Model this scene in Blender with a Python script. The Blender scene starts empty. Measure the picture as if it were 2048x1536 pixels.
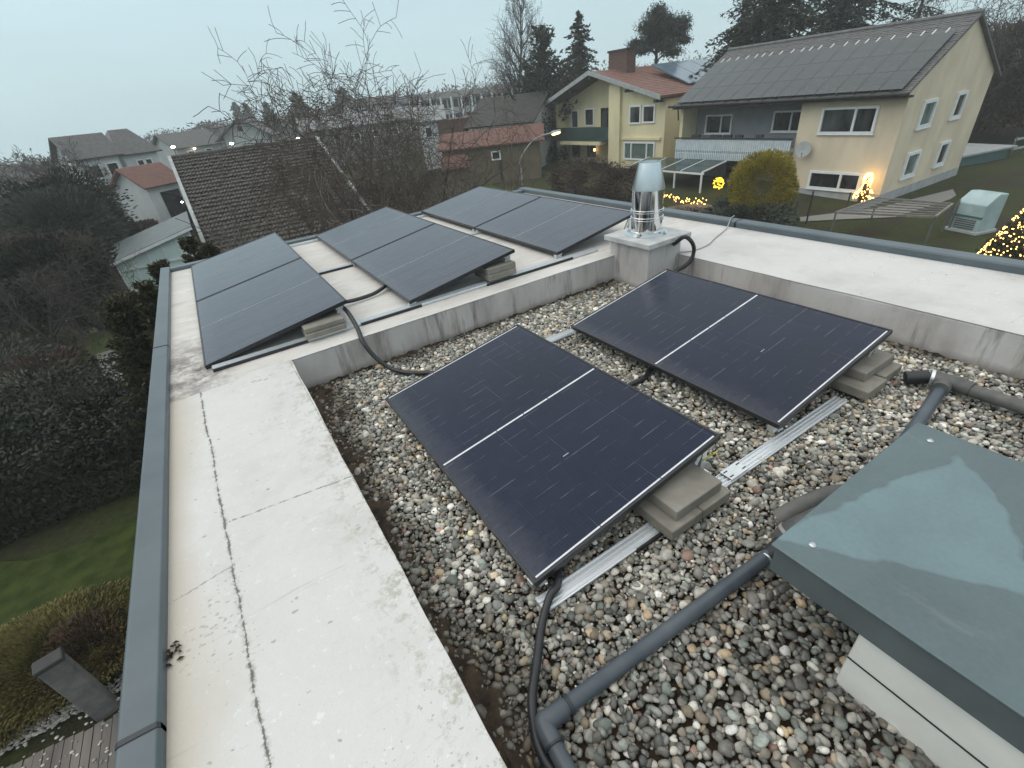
import bpy, math, random
import numpy as np
from mathutils import Matrix, Vector, noise as mnoise
R = math.radians
C = bpy.context.scene.collection
# ------------------------------------------------------------------ camera
CAM = np.array([0.0, 0.0, 1.72]); FOC = 928.8
YAW, PIT, ROL = 0.513421818, 0.553427120, -0.117001086
def _rot():
    cy, sy, cp, sp = math.cos(YAW), math.sin(YAW), math.cos(PIT), math.sin(PIT)
    f = np.array([sy*cp, cy*cp, -sp]); r = np.array([cy, -sy, 0.0]); u = np.cross(r, f)
    c, s = math.cos(ROL), math.sin(ROL)
    r2 = c*r+s*u; u2 = -s*r+c*u
    return np.array([r2, -u2, f])
RM = _rot()
def ray(a, b): return RM.T @ np.array([(a-1024)/FOC, (b-768)/FOC, 1.0])
def atz(a, b, z): v = ray(a, b); return CAM+(z-CAM[2])/v[2]*v
def atx(a, b, x): v = ray(a, b); return CAM+x/v[0]*v
def aty(a, b, y): v = ray(a, b); return CAM+y/v[1]*v
def atd(a, b, d): v = ray(a, b); return CAM+d/math.hypot(v[0], v[1])*v
def zover(xy, a, b):
    v = ray(a, b); return CAM[2]+(v[0]*xy[0]+v[1]*xy[1])/(v[0]**2+v[1]**2)*v[2]
cam = bpy.data.cameras.new('camera'); cam.sensor_width = 36; cam.lens = 36*FOC/2048
cam.clip_start = 0.05; cam.clip_end = 3000
co = bpy.data.objects.new('camera', cam); C.objects.link(co)
M = Matrix.Identity(4)
for i in range(3):
    M[i][0] = RM[0][i]; M[i][1] = -RM[1][i]; M[i][2] = -RM[2][i]; M[i][3] = CAM[i]
co.matrix_world = M; bpy.context.scene.camera = co

# ------------------------------------------------------------------ scene helpers
def prop(o, label=None, cat=None, group=None, kind=None):
    if label: o['label'] = label
    if cat: o['category'] = cat
    if group: o['group'] = group
    if kind: o['kind'] = kind
    return o
def thing(name, label, cat, loc=(0, 0, 0), group=None, rot=(0, 0, 0)):
    o = bpy.data.objects.new(name, None); o.empty_display_size = .2
    C.objects.link(o); o.location = [float(x) for x in loc]; o.rotation_euler = rot
    return prop(o, label, cat, group)
def link(name, me, parent=None, loc=None):
    o = bpy.data.objects.new(name, me); C.objects.link(o)
    if parent is not None: o.parent = parent
    if loc is not None: o.location = [float(x) for x in loc]
    return o
def copytree(o, parent=None, loc=None, rotz=None, scale=None):
    c = o.copy(); C.objects.link(c)
    if parent is not None: c.parent = parent
    if loc is not None: c.location = [float(x) for x in loc]
    if rotz is not None: c.rotation_euler.z = rotz
    if scale is not None: c.scale = scale
    for ch in list(o.children): copytree(ch, c)
    return c
def np_mesh(name, V, F, mat, smooth=False, attr=None):
    V = np.asarray(V, np.float32); F = np.asarray(F, np.int32); k = F.shape[1]
    me = bpy.data.meshes.new(name)
    me.vertices.add(len(V)); me.vertices.foreach_set('co', V.ravel())
    me.loops.add(F.size); me.loops.foreach_set('vertex_index', F.ravel())
    me.polygons.add(len(F)); me.polygons.foreach_set('loop_start', np.arange(0, F.size, k, dtype=np.int32))
    if smooth: me.polygons.foreach_set('use_smooth', np.ones(len(F), bool))
    if attr is not None:
        a = me.attributes.new('tint', 'FLOAT_COLOR', 'POINT')
        a.data.foreach_set('color', np.asarray(attr, np.float32).ravel())
    me.materials.append(mat); me.update(calc_edges=True); me.validate()
    return me
class MB:
    """collects shapes that become ONE mesh object"""
    def __init__(s): s.v = []; s.f = []
    def add(s, vs, fs):
        n = len(s.v); s.v += [tuple(map(float, p)) for p in vs]; s.f += [tuple(i+n for i in f) for f in fs]; return s
    def box(s, x0, x1, y0, y1, z0, z1):
        return s.add([(x0,y0,z0),(x1,y0,z0),(x1,y1,z0),(x0,y1,z0),(x0,y0,z1),(x1,y0,z1),(x1,y1,z1),(x0,y1,z1)],
            [(0,3,2,1),(4,5,6,7),(0,1,5,4),(1,2,6,5),(2,3,7,6),(3,0,4,7)])
    def hexa(s, b, t):
        return s.add(list(b)+list(t), [(3,2,1,0),(4,5,6,7),(0,1,5,4),(1,2,6,5),(2,3,7,6),(3,0,4,7)])
    def bar(s, p, q, w, h, up=(0, 0, 1)):
        p = np.array(p, float); q = np.array(q, float); d = q-p; d /= np.linalg.norm(d)
        a = np.cross(d, up)
        if np.linalg.norm(a) < 1e-6: a = np.cross(d, (1, 0, 0))
        a /= np.linalg.norm(a); b = np.cross(a, d); a = a*w/2; b = b*h/2
        return s.hexa([p-a-b, p+a-b, p+a+b, p-a+b], [q-a-b, q+a-b, q+a+b, q-a+b])
    def prism(s, poly, off):
        n = len(poly); o = np.array(off, float); top = [np.array(p, float)+o for p in poly]
        return s.add(list(poly)+top, [tuple(range(n-1, -1, -1)), tuple(range(n, 2*n))]+[(i, (i+1) % n, n+(i+1) % n, n+i) for i in range(n)])
    def tube(s, pts, r, seg=8, cap=True):
        P = [np.array(p, float) for p in pts]; n = len(P); rs = r if hasattr(r, '__len__') else [r]*n
        vs = []; ref = None
        for i in range(n):
            d = P[min(i+1, n-1)]-P[max(i-1, 0)]; d = d/(np.linalg.norm(d)+1e-9)
            if ref is None:
                ref = np.array((0, 0, 1.0)) if abs(d[2]) < .9 else np.array((1.0, 0, 0))
            a = np.cross(d, ref); a /= np.linalg.norm(a)+1e-9; b = np.cross(a, d); ref = b
            for k in range(seg):
                t = 2*math.pi*k/seg; vs.append(P[i]+rs[i]*(math.cos(t)*a+math.sin(t)*b))
        fs = [(i*seg+k, i*seg+(k+1) % seg, (i+1)*seg+(k+1) % seg, (i+1)*seg+k) for i in range(n-1) for k in range(seg)]
        if cap: fs += [tuple(range(seg-1, -1, -1)), tuple((n-1)*seg+k for k in range(seg))]
        return s.add(vs, fs)
    def lathe(s, prof, c=(0, 0, 0), seg=28):
        vs = [(c[0]+r*math.cos(2*math.pi*k/seg), c[1]+r*math.sin(2*math.pi*k/seg), c[2]+z) for r, z in prof for k in range(seg)]
        n = len(prof)
        fs = [(i*seg+k, i*seg+(k+1) % seg, (i+1)*seg+(k+1) % seg, (i+1)*seg+k) for i in range(n-1) for k in range(seg)]
        fs += [tuple(range(seg-1, -1, -1)), tuple((n-1)*seg+k for k in range(seg))]
        return s.add(vs, fs)
    def grid(s, fn, nu, nv):
        vs = [fn(i/nu, j/nv) for j in range(nv+1) for i in range(nu+1)]; w = nu+1
        return s.add(vs, [(j*w+i, j*w+i+1, (j+1)*w+i+1, (j+1)*w+i) for j in range(nv) for i in range(nu)])
    def build(s, name, mat, parent=None, smooth=False, bevel=0, world=True, bseg=2):
        off = np.array(parent.location) if (parent is not None and world) else np.zeros(3)
        par = parent
        while world and par is not None and par.parent is not None:
            par = par.parent; off = off+np.array(par.location)
        me = bpy.data.meshes.new(name)
        me.from_pydata([tuple(np.array(p)-off) for p in s.v], [], s.f); me.materials.append(mat)
        if smooth:
            me.polygons.foreach_set('use_smooth', [True]*len(me.polygons))
            try: me.set_sharp_from_angle(angle=R(35))
            except Exception: pass
        me.update()
        o = link(name, me, parent)
        if bevel:
            m = o.modifiers.new('bevel', 'BEVEL'); m.width = bevel; m.segments = bseg; m.limit_method = 'ANGLE'; m.angle_limit = R(35)
        return o

# ------------------------------------------------------------------ materials
class NT:
    def __init__(s, name):
        s.m = bpy.data.materials.new(name); s.m.use_nodes = True; s.t = s.m.node_tree; s.n = s.t.nodes; s.l = s.t.links
        s.b = s.n['Principled BSDF']; s.out = s.n['Material Output']; s._c = None
    def node(s, typ, **kw):
        n = s.n.new(typ)
        for k, v in kw.items():
            if isinstance(v, tuple) and k.startswith('i_'): pass
            setattr(n, k, v)
        return n
    def put(s, sock, v):
        if hasattr(v, 'is_output'): s.l.new(v, sock)
        else:
            if isinstance(v, (tuple, list)) and len(v) == 3 and len(getattr(sock, 'default_value', (0,))) == 4: v = (*v, 1)
            sock.default_value = v
    def coord(s):
        if s._c is None: s._c = s.node('ShaderNodeTexCoord').outputs['Object']
        return s._c
    def mapped(s, scale):
        mp = s.node('ShaderNodeMapping'); s.l.new(s.coord(), mp.inputs[0]); mp.inputs['Scale'].default_value = scale; return mp.outputs[0]
    def noise(s, scale, detail=4, rough=.55, vec=None, dist=0):
        n = s.node('ShaderNodeTexNoise'); s.put(n.inputs['Vector'], vec or s.coord())
        n.inputs['Scale'].default_value = scale; n.inputs['Detail'].default_value = detail; n.inputs['Roughness'].default_value = rough
        n.inputs['Distortion'].default_value = dist; return n.outputs['Fac']
    def ramp(s, fac, stops, interp='LINEAR'):
        n = s.node('ShaderNodeValToRGB'); n.color_ramp.interpolation = interp; s.put(n.inputs[0], fac); e = n.color_ramp.elements
        while len(e) < len(stops): e.new(.5)
        for q, (p, c) in zip(e, stops):
            q.position = p; q.color = (*c, 1) if hasattr(c, '__len__') else (c, c, c, 1)
        return n.outputs[0]
    def math(s, op, a, b=0.0, c=None, clamp=False):
        n = s.node('ShaderNodeMath', operation=op, use_clamp=clamp); s.put(n.inputs[0], a); s.put(n.inputs[1], b)
        if c is not None: s.put(n.inputs[2], c)
        return n.outputs[0]
    def mix(s, fac, a, b, blend='MIX'):
        n = s.node('ShaderNodeMix', data_type='RGBA', blend_type=blend); s.put(n.inputs[0], fac); s.put(n.inputs[6], a); s.put(n.inputs[7], b); return n.outputs[2]
    def sep(s, v=None):
        n = s.node('ShaderNodeSeparateXYZ'); s.put(n.inputs[0], v or s.coord()); return n.outputs
    def bump(s, h, strength=.4, dist=.01):
        n = s.node('ShaderNodeBump'); n.inputs['Strength'].default_value = strength; n.inputs['Distance'].default_value = dist
        s.put(n.inputs['Height'], h); s.l.new(n.outputs[0], s.b.inputs['Normal']); return s
    def col(s, v): s.put(s.b.inputs['Base Color'], v); return s
    def rough(s, v): s.put(s.b.inputs['Roughness'], v); return s
    def metal(s, v): s.put(s.b.inputs['Metallic'], v); return s
    def spec(s, v): s.put(s.b.inputs['Specular IOR Level'], v); return s
    def emit(s, c, k): s.put(s.b.inputs['Emission Color'], c); s.b.inputs['Emission Strength'].default_value = k; return s
def simple(name, c1, c2=None, scale=6, rough=.7, bump=0, bscale=None, metal=0, detail=5, spec=.5, lo=.35, hi=.65, stretch=None):
    t = NT(name); v = t.mapped(stretch) if stretch else None
    if c2 is None: c2 = tuple(x*1.25 for x in c1)
    f = t.noise(scale, detail, vec=v); t.col(t.ramp(f, [(lo, c1), (hi, c2)])); t.rough(rough).metal(metal).spec(spec)
    if bump: t.bump(t.noise(bscale or scale*4, 5, vec=v), .5, bump)
    return t.m

def seg_mask(t, x, y, p, q, w, wob, ns, amp):
    """0..1 mask of a wavering dirt line between two roof points"""
    dx, dy = q[0]-p[0], q[1]-p[1]; L = math.hypot(dx, dy); dx /= L; dy /= L
    a = t.math('ADD', t.math('MULTIPLY', t.math('SUBTRACT', x, p[0]), dx), t.math('MULTIPLY', t.math('SUBTRACT', y, p[1]), dy))
    d = t.math('ADD', t.math('MULTIPLY', t.math('SUBTRACT', x, p[0]), -dy), t.math('MULTIPLY', t.math('SUBTRACT', y, p[1]), dx))
    d = t.math('ADD', d, t.math('MULTIPLY', t.math('SUBTRACT', t.noise(wob, 2), .5), amp))
    d = t.math('ABSOLUTE', t.math('ADD', d, t.math('MULTIPLY', t.math('SUBTRACT', t.noise(55, 4, .75), .5), w*1.5)))
    ww = t.math('MULTIPLY', t.ramp(t.noise(ns, 6, .8), [(.43, .04), (.60, 1.35)]), w)
    m = t.math('MULTIPLY', t.math('SUBTRACT', 1, t.math('DIVIDE', d, ww), clamp=True), 1.8, clamp=True)
    i = t.math('MULTIPLY', t.math('GREATER_THAN', a, 0), t.math('LESS_THAN', a, L))
    return t.math('MULTIPLY', m, i)

def coat_material():
    t = NT('white_roof_coating'); o = t.sep(); x, y = o[0], o[1]
    big = t.noise(1.3, 7, .68); fine = t.noise(26, 6, .7)
    c = t.ramp(big, [(.28, (.47, .455, .45)), (.47, (.62, .61, .61)), (.70, (.675, .67, .675))])
    c = t.mix(t.ramp(fine, [(.38, .0), (.30, .35)]), c, (.42, .41, .38))
    # specks, scuffs and scrapes
    def specks(sc, lim, thr, stretch, off):
        sp = t.node('ShaderNodeTexVoronoi'); sp.inputs['Randomness'].default_value = 1
        wv = t.node('ShaderNodeVectorMath', operation='ADD'); nz = t.node('ShaderNodeTexNoise'); nz.inputs['Scale'].default_value = 38; nz.inputs['Detail'].default_value = 3; t.l.new(t.coord(), nz.inputs['Vector'])
        ns = t.node('ShaderNodeVectorMath', operation='SCALE'); t.l.new(nz.outputs['Color'], ns.inputs[0]); ns.inputs['Scale'].default_value = .035
        t.l.new(t.mapped(stretch), wv.inputs[0]); t.l.new(ns.outputs[0], wv.inputs[1]); t.l.new(wv.outputs[0], sp.inputs['Vector']); sp.inputs['Scale'].default_value = sc
        return t.math('LESS_THAN', sp.outputs['Distance'], t.math('MULTIPLY', t.math('SUBTRACT', t.noise(off, 4, .65), thr), lim))
    c = t.mix(t.math('MULTIPLY', specks(13, .95, .47, (1, 1.7, 1), 3.1), .6), c, (.22, .215, .20))
    c = t.mix(t.math('MULTIPLY', specks(42, 1.3, .50, (1, 1.3, 1), 1.9), .55), c, (.25, .24, .22))
    c = t.mix(t.math('MULTIPLY', t.ramp(t.noise(1.1, 7, .72, None, .8), [(.50, 0), (.62, 1)]), .22), c, (.46, .455, .43))
    scr = t.ramp(t.noise(7, 6, .75, t.mapped((.35, 3.2, 1)), 1.2), [(.33, 1), (.39, 0)])
    c = t.mix(t.math('MULTIPLY', scr, .42), c, (.33, .33, .32))
    edge = t.math('SUBTRACT', 1, t.math('DIVIDE', t.math('SUBTRACT', .13, x), t.math('MULTIPLY', t.noise(4, 5, .7), .42)), clamp=True)
    fleck = t.ramp(t.noise(17, 6, .8), [(.50, 0), (.60, 1)]); c = t.mix(t.math('MULTIPLY', t.math('MULTIPLY', edge, fleck), t.math('LESS_THAN', x, .14)), c, (.36, .35, .30))
    # dirt that collects beside the flashing and around the leaf litter
    e = t.math('SUBTRACT', 1, t.math('DIVIDE', t.math('SUBTRACT', x, -.635), t.math('MULTIPLY', t.noise(2.3, 4), .34)), clamp=True)
    c = t.mix(t.math('MULTIPLY', e, .75), c, (.40, .35, .27))
    yb = t.math('GREATER_THAN', y, 3.42)
    back = t.mix(t.ramp(t.noise(5.5, 7, .75, t.mapped((.5, 1.5, 1)), .8), [(.50, 0), (.66, .55)]), t.ramp(t.noise(2.0, 6, .65, t.mapped((.6, 1.6, 1)), .6), [(.35, (.61, .595, .57)), (.6, (.51, .485, .45))]), (.33, .30, .26))
    c = t.mix(t.math('MULTIPLY', yb, .8), c, back)
    grime = t.ramp(t.noise(9, 7, .75), [(.40, 0), (.58, 1)])
    near = t.math('MULTIPLY', t.ramp(t.math('ADD', t.math('ADD', x, 1.0), t.math('MULTIPLY', t.noise(5, 4), .3)), [(.72, 1), (1.0, 0)]), t.math('MULTIPLY', t.math('GREATER_THAN', y, 3.35), t.math('LESS_THAN', y, 5.0)))
    fall = t.math('SUBTRACT', 1, t.math('ABSOLUTE', t.math('DIVIDE', t.math('SUBTRACT', y, 3.75), .95)), clamp=True)
    c = t.mix(t.math('MULTIPLY', t.math('MULTIPLY', near, fall), grime), c, (.10, .08, .075))
    for p, q, w, amp, dark in (((-.455, 3.36), (-.375, .3), .016, .024, (.42, .41, .39)), ((-.455, 3.36), (-.375, .3), .0065, .024, (.13, .125, .115)), ((-.40, 1.93), (.13, 1.87), .007, .03, (.24, .24, .23)),
                          ((-.63, 1.62), (-.40, 1.66), .006, .02, (.30, .29, .27)), ((-.63, 3.33), (-.45, 3.36), .01, .02, (.3, .24, .24)), ((.12, 3.4), (.145, .2), .006, .012, (.30, .29, .25))):
        c = t.mix(seg_mask(t, x, y, p, q, w, 5, 30, amp), c, dark)
    t.col(c); t.rough(t.ramp(big, [(.35, .42), (.6, .68)])).spec(.4)
    t.bump(t.math('ADD', t.math('MULTIPLY', fine, .5), t.noise(6, 6, .65)), .5, .014); return t.m

def wall_face_material():
    t = NT('stained_parapet_render'); z = t.sep()[2]
    c = t.ramp(t.noise(2.4, 6, .65, t.mapped((1, 1, .35))), [(.3, (.30, .275, .262)), (.5, (.46, .44, .43)), (.7, (.54, .53, .52))])
    st = t.ramp(t.noise(6, 5, .7, t.mapped((1, 1, .12))), [(.54, 0), (.66, .75)])
    c = t.mix(st, c, (.14, .115, .10))
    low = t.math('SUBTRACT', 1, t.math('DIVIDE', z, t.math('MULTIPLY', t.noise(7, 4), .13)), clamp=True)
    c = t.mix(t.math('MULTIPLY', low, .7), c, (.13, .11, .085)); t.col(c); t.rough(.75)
    t.bump(t.noise(22, 6), .4, .01); return t.m

def glass_panel_material(name, sheen=0.0):
    t = NT(name); o = t.sep()
    # cell grid (6 across the short side, rows of half cells along the long one)
    def lines(v, pitch, w):
        f = t.math('ABSOLUTE', t.math('SUBTRACT', t.math('FRACT', t.math('DIVIDE', v, pitch)), .5)); return t.math('GREATER_THAN', f, .5-w/pitch/2)
    run = t.noise(5, 4, .6, t.mapped((.25, 7, 1)))
    dash = t.ramp(t.noise(3.2, 4, .65, t.mapped((1.6, 3.5, 1))), [(.50, .02), (.62, .9)])
    rows = t.math('MULTIPLY', lines(o[1], .0835, .0026), dash); cols = t.math('MULTIPLY', lines(o[0], .178, .0018), t.ramp(t.noise(4, 4, .65, t.mapped((4, .7, 1))), [(.52, .04), (.64, .5)]))
    bus = lines(o[0], .0178, .0012)
    patch = t.ramp(t.noise(1.4, 3), [(.35, (.0042, .0055, .012)), (.65, (.0062, .0072, .021))])
    c = t.mix(t.math('MULTIPLY', bus, .30), patch, (.025, .030, .07))
    c = t.mix(t.math('MULTIPLY', t.math('MAXIMUM', rows, cols), .6), c, (.24, .25, .29))
    c = t.mix(t.ramp(t.noise(11, 6, .7), [(.45, 0), (.8, .2)]), c, (.025, .03, .055))
    low = t.math('SUBTRACT', 1, t.math('DIVIDE', o[0], t.math('MULTIPLY', t.noise(6, 4, .7), .30)), clamp=True)
    c = t.mix(t.math('MULTIPLY', t.math('MULTIPLY', low, t.noise(30, 5, .7)), .45), c, (.13, .13, .125))
    if sheen:   # sky reflection painted into the colour, streaked darker by water runnels down the slope
        film_sheen = t.ramp(t.noise(6, 6, .7, t.mapped((.10, 6, 1))), [(.36, .25), (.50, 1), (.62, .85)])
        c = t.mix(t.math('MULTIPLY', film_sheen, sheen), c, (.155, .165, .19))
    t.col(c); drops = t.noise(160, 2, .5)
    t.rough(t.math('ADD', .10, t.math('MULTIPLY', t.ramp(run, [(.38, 0), (.62, 1)]), .16))); t.spec(.46)
    t.put(t.b.inputs['Specular Tint'], (.62, .74, 1.0))   # blue anti-reflection coating
    t.b.inputs['IOR'].default_value = 1.5
    t.bump(t.math('ADD', t.math('MULTIPLY', run, 1.6), t.math('MULTIPLY', drops, .2)), .2, .004); return t.m

def metal_lid_material():
    t = NT('wet_coated_sheet_metal'); o = t.sep(); x, y = t.math('ADD', o[0], 1.6), t.math('ADD', o[1], -.1)
    def half(p, q, amp, sc):   # ragged water edge along p-q, 1 on its left hand side
        dx, dy = q[0]-p[0], q[1]-p[1]; L = math.hypot(dx, dy)
        d = t.math('ADD', t.math('MULTIPLY', t.math('SUBTRACT', x, p[0]), -dy/L), t.math('MULTIPLY', t.math('SUBTRACT', y, p[1]), dx/L))
        d = t.math('ADD', d, t.math('MULTIPLY', t.math('SUBTRACT', t.noise(sc, 3, .45), .5), amp)); return t.ramp(t.math('ADD', t.math('MULTIPLY', d, 12), .5), [(.42, 0), (.58, 1)])
    A = [atz(*q, .42) for q in ((1610, 1085), (2048, 1185), (1935, 900), (2048, 1090), (1690, 1010), (1880, 925))]
    film_sheen = t.math('MULTIPLY', half(A[0], A[1], .10, 5), t.math('MULTIPLY', half(A[3], A[2], .16, 4), half(A[5], A[4], .14, 5)))
    sp = t.ramp(t.noise(60, 4, .6), [(.3, .94), (.7, 1.05)]); dirt = t.ramp(t.noise(2.5, 5, .6), [(.35, .88), (.65, 1.06)])
    c = t.mix(film_sheen, (.090, .128, .138), (.134, .200, .216)); c = t.mix(1, t.mix(1, c, sp, 'MULTIPLY'), dirt, 'MULTIPLY')  # paler area under water holds its sky reflection as painted colour
    c = t.mix(t.ramp(t.noise(9, 7, .78, t.mapped((1, .35, 1)), .6), [(.60, 0), (.74, .28)]), c, (.25, .27, .26)); c = t.mix(t.ramp(t.noise(34, 5, .7), [(.66, 0), (.74, .35)]), c, (.06, .07, .07))
    t.col(c); t.rough(t.math('ADD', .24, t.math('MULTIPLY', film_sheen, .18))); t.spec(.5)
    t.bump(t.math('ADD', t.math('MULTIPLY', film_sheen, .6), t.math('MULTIPLY', t.noise(240, 3), .25)), .12, .002); return t.m

def tile_material(name, c1, c2, moss=None):
    t = NT(name); c = t.ramp(t.noise(3.2, 6, .7), [(.35, c1), (.65, c2)])
    if moss: c = t.mix(t.ramp(t.noise(1.3, 5, .7), [(.5, 0), (.66, .65)]), c, moss)
    t.col(c); t.rough(.6); t.bump(t.noise(9, 5), .5, .03); return t.m

MT = {}
MT['coat'] = coat_material(); MT['face'] = wall_face_material(); MT['glass_pv'] = glass_panel_material('wet_solar_glass'); MT['glass_sheen'] = glass_panel_material('sky_sheen_solar_glass', .33); MT['lid'] = metal_lid_material()
MT['flash'] = simple('slate_blue_flashing', (.064, .088, .102), (.086, .112, .127), 3, .36, .001, 40)
MT['flash_dark'] = simple('dark_flashing_seam', (.02, .025, .03), None, 5, .5)
MT['black'] = simple('black_anodised_aluminium', (.012, .013, .017), (.02, .021, .027), 12, .38)
MT['silver'] = simple('bare_aluminium', (.66, .68, .70), (.74, .76, .78), 30, .33, .0004, 90, metal=.85)
MT['galv'] = simple('wet_aluminium_rail', (.66, .69, .72), (.78, .81, .83), 14, .42, .0004, 60, metal=.7, stretch=(.2, 6, 6))
MT['busbar'] = simple('white_cell_gap', (.55, .57, .60), (.68, .70, .72), 20, .3)
MT['slab'] = simple('grey_brown_concrete', (.175, .165, .14), (.25, .235, .205), 9, .8, .002, 120)
MT['rubber'] = simple('black_corrugated_plastic', (.012, .013, .016), (.022, .024, .028), 20, .42)
MT['pipe'] = simple('slate_grey_plastic', (.042, .056, .072), (.085, .10, .115), 7, .42, .0008, 90, detail=9, lo=.3, hi=.75)
MT['pipe_dirty'] = simple('weathered_grey_plastic', (.06, .065, .065), (.13, .125, .115), 10, .6, .001, 70)
MT['inox'] = simple('polished_stainless', (.70, .71, .72), (.80, .81, .82), 5, .09, metal=1)
MT['inox_matt'] = simple('brushed_stainless', (.62, .66, .68), (.70, .74, .76), 9, .28, metal=.95)
MT['concrete_cap'] = simple('pale_cement_cap', (.36, .37, .37), (.50, .51, .51), 7, .5, .002, 60)
MT['steel_screw'] = simple('steel_fixing', (.4, .42, .43), None, 10, .3, metal=.8)
MT['yellow'] = simple('yellow_green_earth_wire', (.55, .50, .03), (.6, .58, .05), 8, .5)
MT['gap_dull'] = simple('dull_cell_gap', (.20, .21, .235), (.26, .27, .30), 20, .3)
MT['wire'] = simple('grey_cable', (.28, .28, .28), None, 8, .5)
MT['soil'] = simple('damp_roof_soil', (.012, .008, .005), (.055, .036, .020), 14, .95, .02, 70)
MT['hatch_wall'] = simple('pale_hatch_upstand', (.60, .60, .57), (.70, .70, .66), 4, .55, .002, 50)
MT['render'] = simple('outer_wall_render', (.45, .44, .42), None, 5, .8, .003, 60)
def pebble_material():
    t = NT('river_pebbles'); a = t.node('ShaderNodeAttribute', attribute_name='tint')
    v = t.ramp(t.noise(70, 5, .7), [(.3, .66), (.7, 1.18)])
    t.col(t.mix(1, a.outputs['Color'], v, 'MULTIPLY')); t.rough(.46).spec(.45); t.bump(t.noise(180, 4), .3, .002); return t.m
MT['pebble'] = pebble_material()
# ================================================================== the flat roof we stand on
H0 = .27
XL, XR, YB = .13, 3.66, 3.40
bld = thing('flat_roof_house', 'flat roofed house in the foreground with white coated parapets and slate blue flashing', 'house', (0, 0, 0))
MB().box(-.66, 4.78, -3, 7.18, -6.3, -.06).build('wall', MT['render'], bld)
U = [(-.66, -1.4), (XL, -1.4), (XL, YB), (XR, YB), (XR, -1.4), (4.78, -1.4), (4.78, 7.2), (-.66, 7.2)]
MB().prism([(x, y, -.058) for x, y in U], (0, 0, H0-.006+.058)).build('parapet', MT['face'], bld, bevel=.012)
rng = random.Random(4)
def wob(a, b, n):
    out = []
    for i in range(n):
        t = i/n; p = np.array(a)*(1-t)+np.array(b)*t
        k = .004*(mnoise.noise(Vector((p[0]*4, p[1]*4, 7)))*1.6) if 0 < i else 0
        d = np.array(b)-np.array(a); d = d/np.linalg.norm(d); out.append((p[0]-d[1]*k, p[1]+d[0]*k))
    return out
U2 = [(-.655, -1.4), (XL+.004, -1.4), (XL+.004, YB-.004), (XR-.004, YB-.004), (XR-.004, -1.4), (4.775, -1.4), (4.775, 7.19), (-.655, 7.19)]
P = [U2[0]]+wob(U2[1], U2[2], 60)+wob(U2[2], U2[3], 50)+wob(U2[3], U2[4], 60)+U2[5:]
MB().prism([(x, y, H0-.005) for x, y in P], (0, 0, .005)).build('roof_coating', MT['coat'], bld, bevel=.003)
MB().box(XL-.02, XR+.02, -1.4, YB+.02, -.055, -.03).build('roof_deck', MT['soil'], bld)
def flashing(prof, axis, cuts, name='flashing'):
    for i in range(len(cuts)-1):
        a, b = cuts[i], cuts[i+1]; dz = .0012*(i % 2); n = len(prof)
        pl = [((p, a, z+dz) if axis == 'y' else (a, p, z+dz)) for p, z in prof]
        off = (0, b-a, 0) if axis == 'y' else (b-a, 0, 0)
        o = MB().prism(pl, off).build(name, MT['flash'], bld, bevel=.004)
        if i < len(cuts)-2:
            m = MB(); w = .016
            top = [(p, z+.0035) for p, z in prof if z > .25]
            for (p0, z0), (p1, z1) in zip(top[:-1], top[1:]):
                if axis == 'y': m.hexa([(p0, b-w, z0-.004), (p1, b-w, z1-.004), (p1, b, z1-.004), (p0, b, z0-.004)], [(p0, b-w, z0), (p1, b-w, z1), (p1, b, z1), (p0, b, z0)])
                else: m.hexa([(b-w, p0, z0-.004), (b-w, p1, z1-.004), (b, p1, z1-.004), (b, p0, z0-.004)], [(b-w, p0, z0), (b-w, p1, z1), (b, p1, z1), (b, p0, z0)])
            m.build('seam', MT['flash_dark'], o)
y1 = atz(330, 690, .315)[1]; y2 = atz(280, 1462, .315)[1]
flashing([(-.735, .02), (-.735, .312), (-.725, .319), (-.636, .312), (-.630, .300), (-.630, .262), (-.66, .262), (-.70, .02)], 'y', [-1.4, y2, y1, 7.32])
flashing([(4.715, .262), (4.715, .318), (4.722, .332), (4.835, .336), (4.845, .325), (4.845, .02), (4.81, .02), (4.75, .262)], 'y', [-1.4, .62, 3.1, 7.32])
flashing([(7.16, .262), (7.16, .30), (7.168, .315), (7.27, .318), (7.28, .308), (7.28, .02), (7.25, .02), (7.19, .262)], 'x', [-.629, 1.9, 4.714])

# ------------------------------------------------------------------ chimney in the roof corner
ch = thing('chimney', 'low plastered chimney with a shiny stainless steel flue and conical cowl', 'chimney', (3.47, 3.2, 0))
MB().box(3.25, 3.69, 2.95, 3.46, -.05, .419).build('block', MT['face'], ch, bevel=.015)
cp = MB().box(3.19, 3.75, 2.89, 3.48, .42, .468).build('cap_plate', MT['concrete_cap'], ch, bevel=.006)
fx, fy = 3.475, 3.2
fl = MB().lathe([(.150, .468), (.150, .50), (.143, .505), (.143, .60), (.143, .865), (.135, .867)], (fx, fy, 0), 48).build('flue_pipe', MT['inox'], ch, smooth=True)
for z in (.605, .628, .672, .693):
    MB().lathe([(.1435, z-.006), (.153, z-.003), (.153, z+.003), (.1435, z+.006)], (fx, fy, 0), 48).build('clamp_band', MT['inox'], fl, smooth=True)
MB().lathe([(.1435, .874), (.148, .866), (.1485, .874), (.096, 1.095), (.090, 1.095), (.088, 1.06)], (fx, fy, 0), 48).build('cowl', MT['inox_matt'], ch, smooth=True)
MB().lathe([(.198, .4685), (.198, .474), (.151, .476)], (fx, fy, 0), 40).build('base_flange', MT['inox_matt'], ch, smooth=True)
for k in range(4):
    a = R(20+90*k); MB().lathe([(.018, .477), (.018, .484), (.008, .486), (.008, .497), (0.001, .499)], (fx+.178*math.cos(a), fy+.178*math.sin(a), 0), 10).build('screw', MT['steel_screw'], ch)

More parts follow.
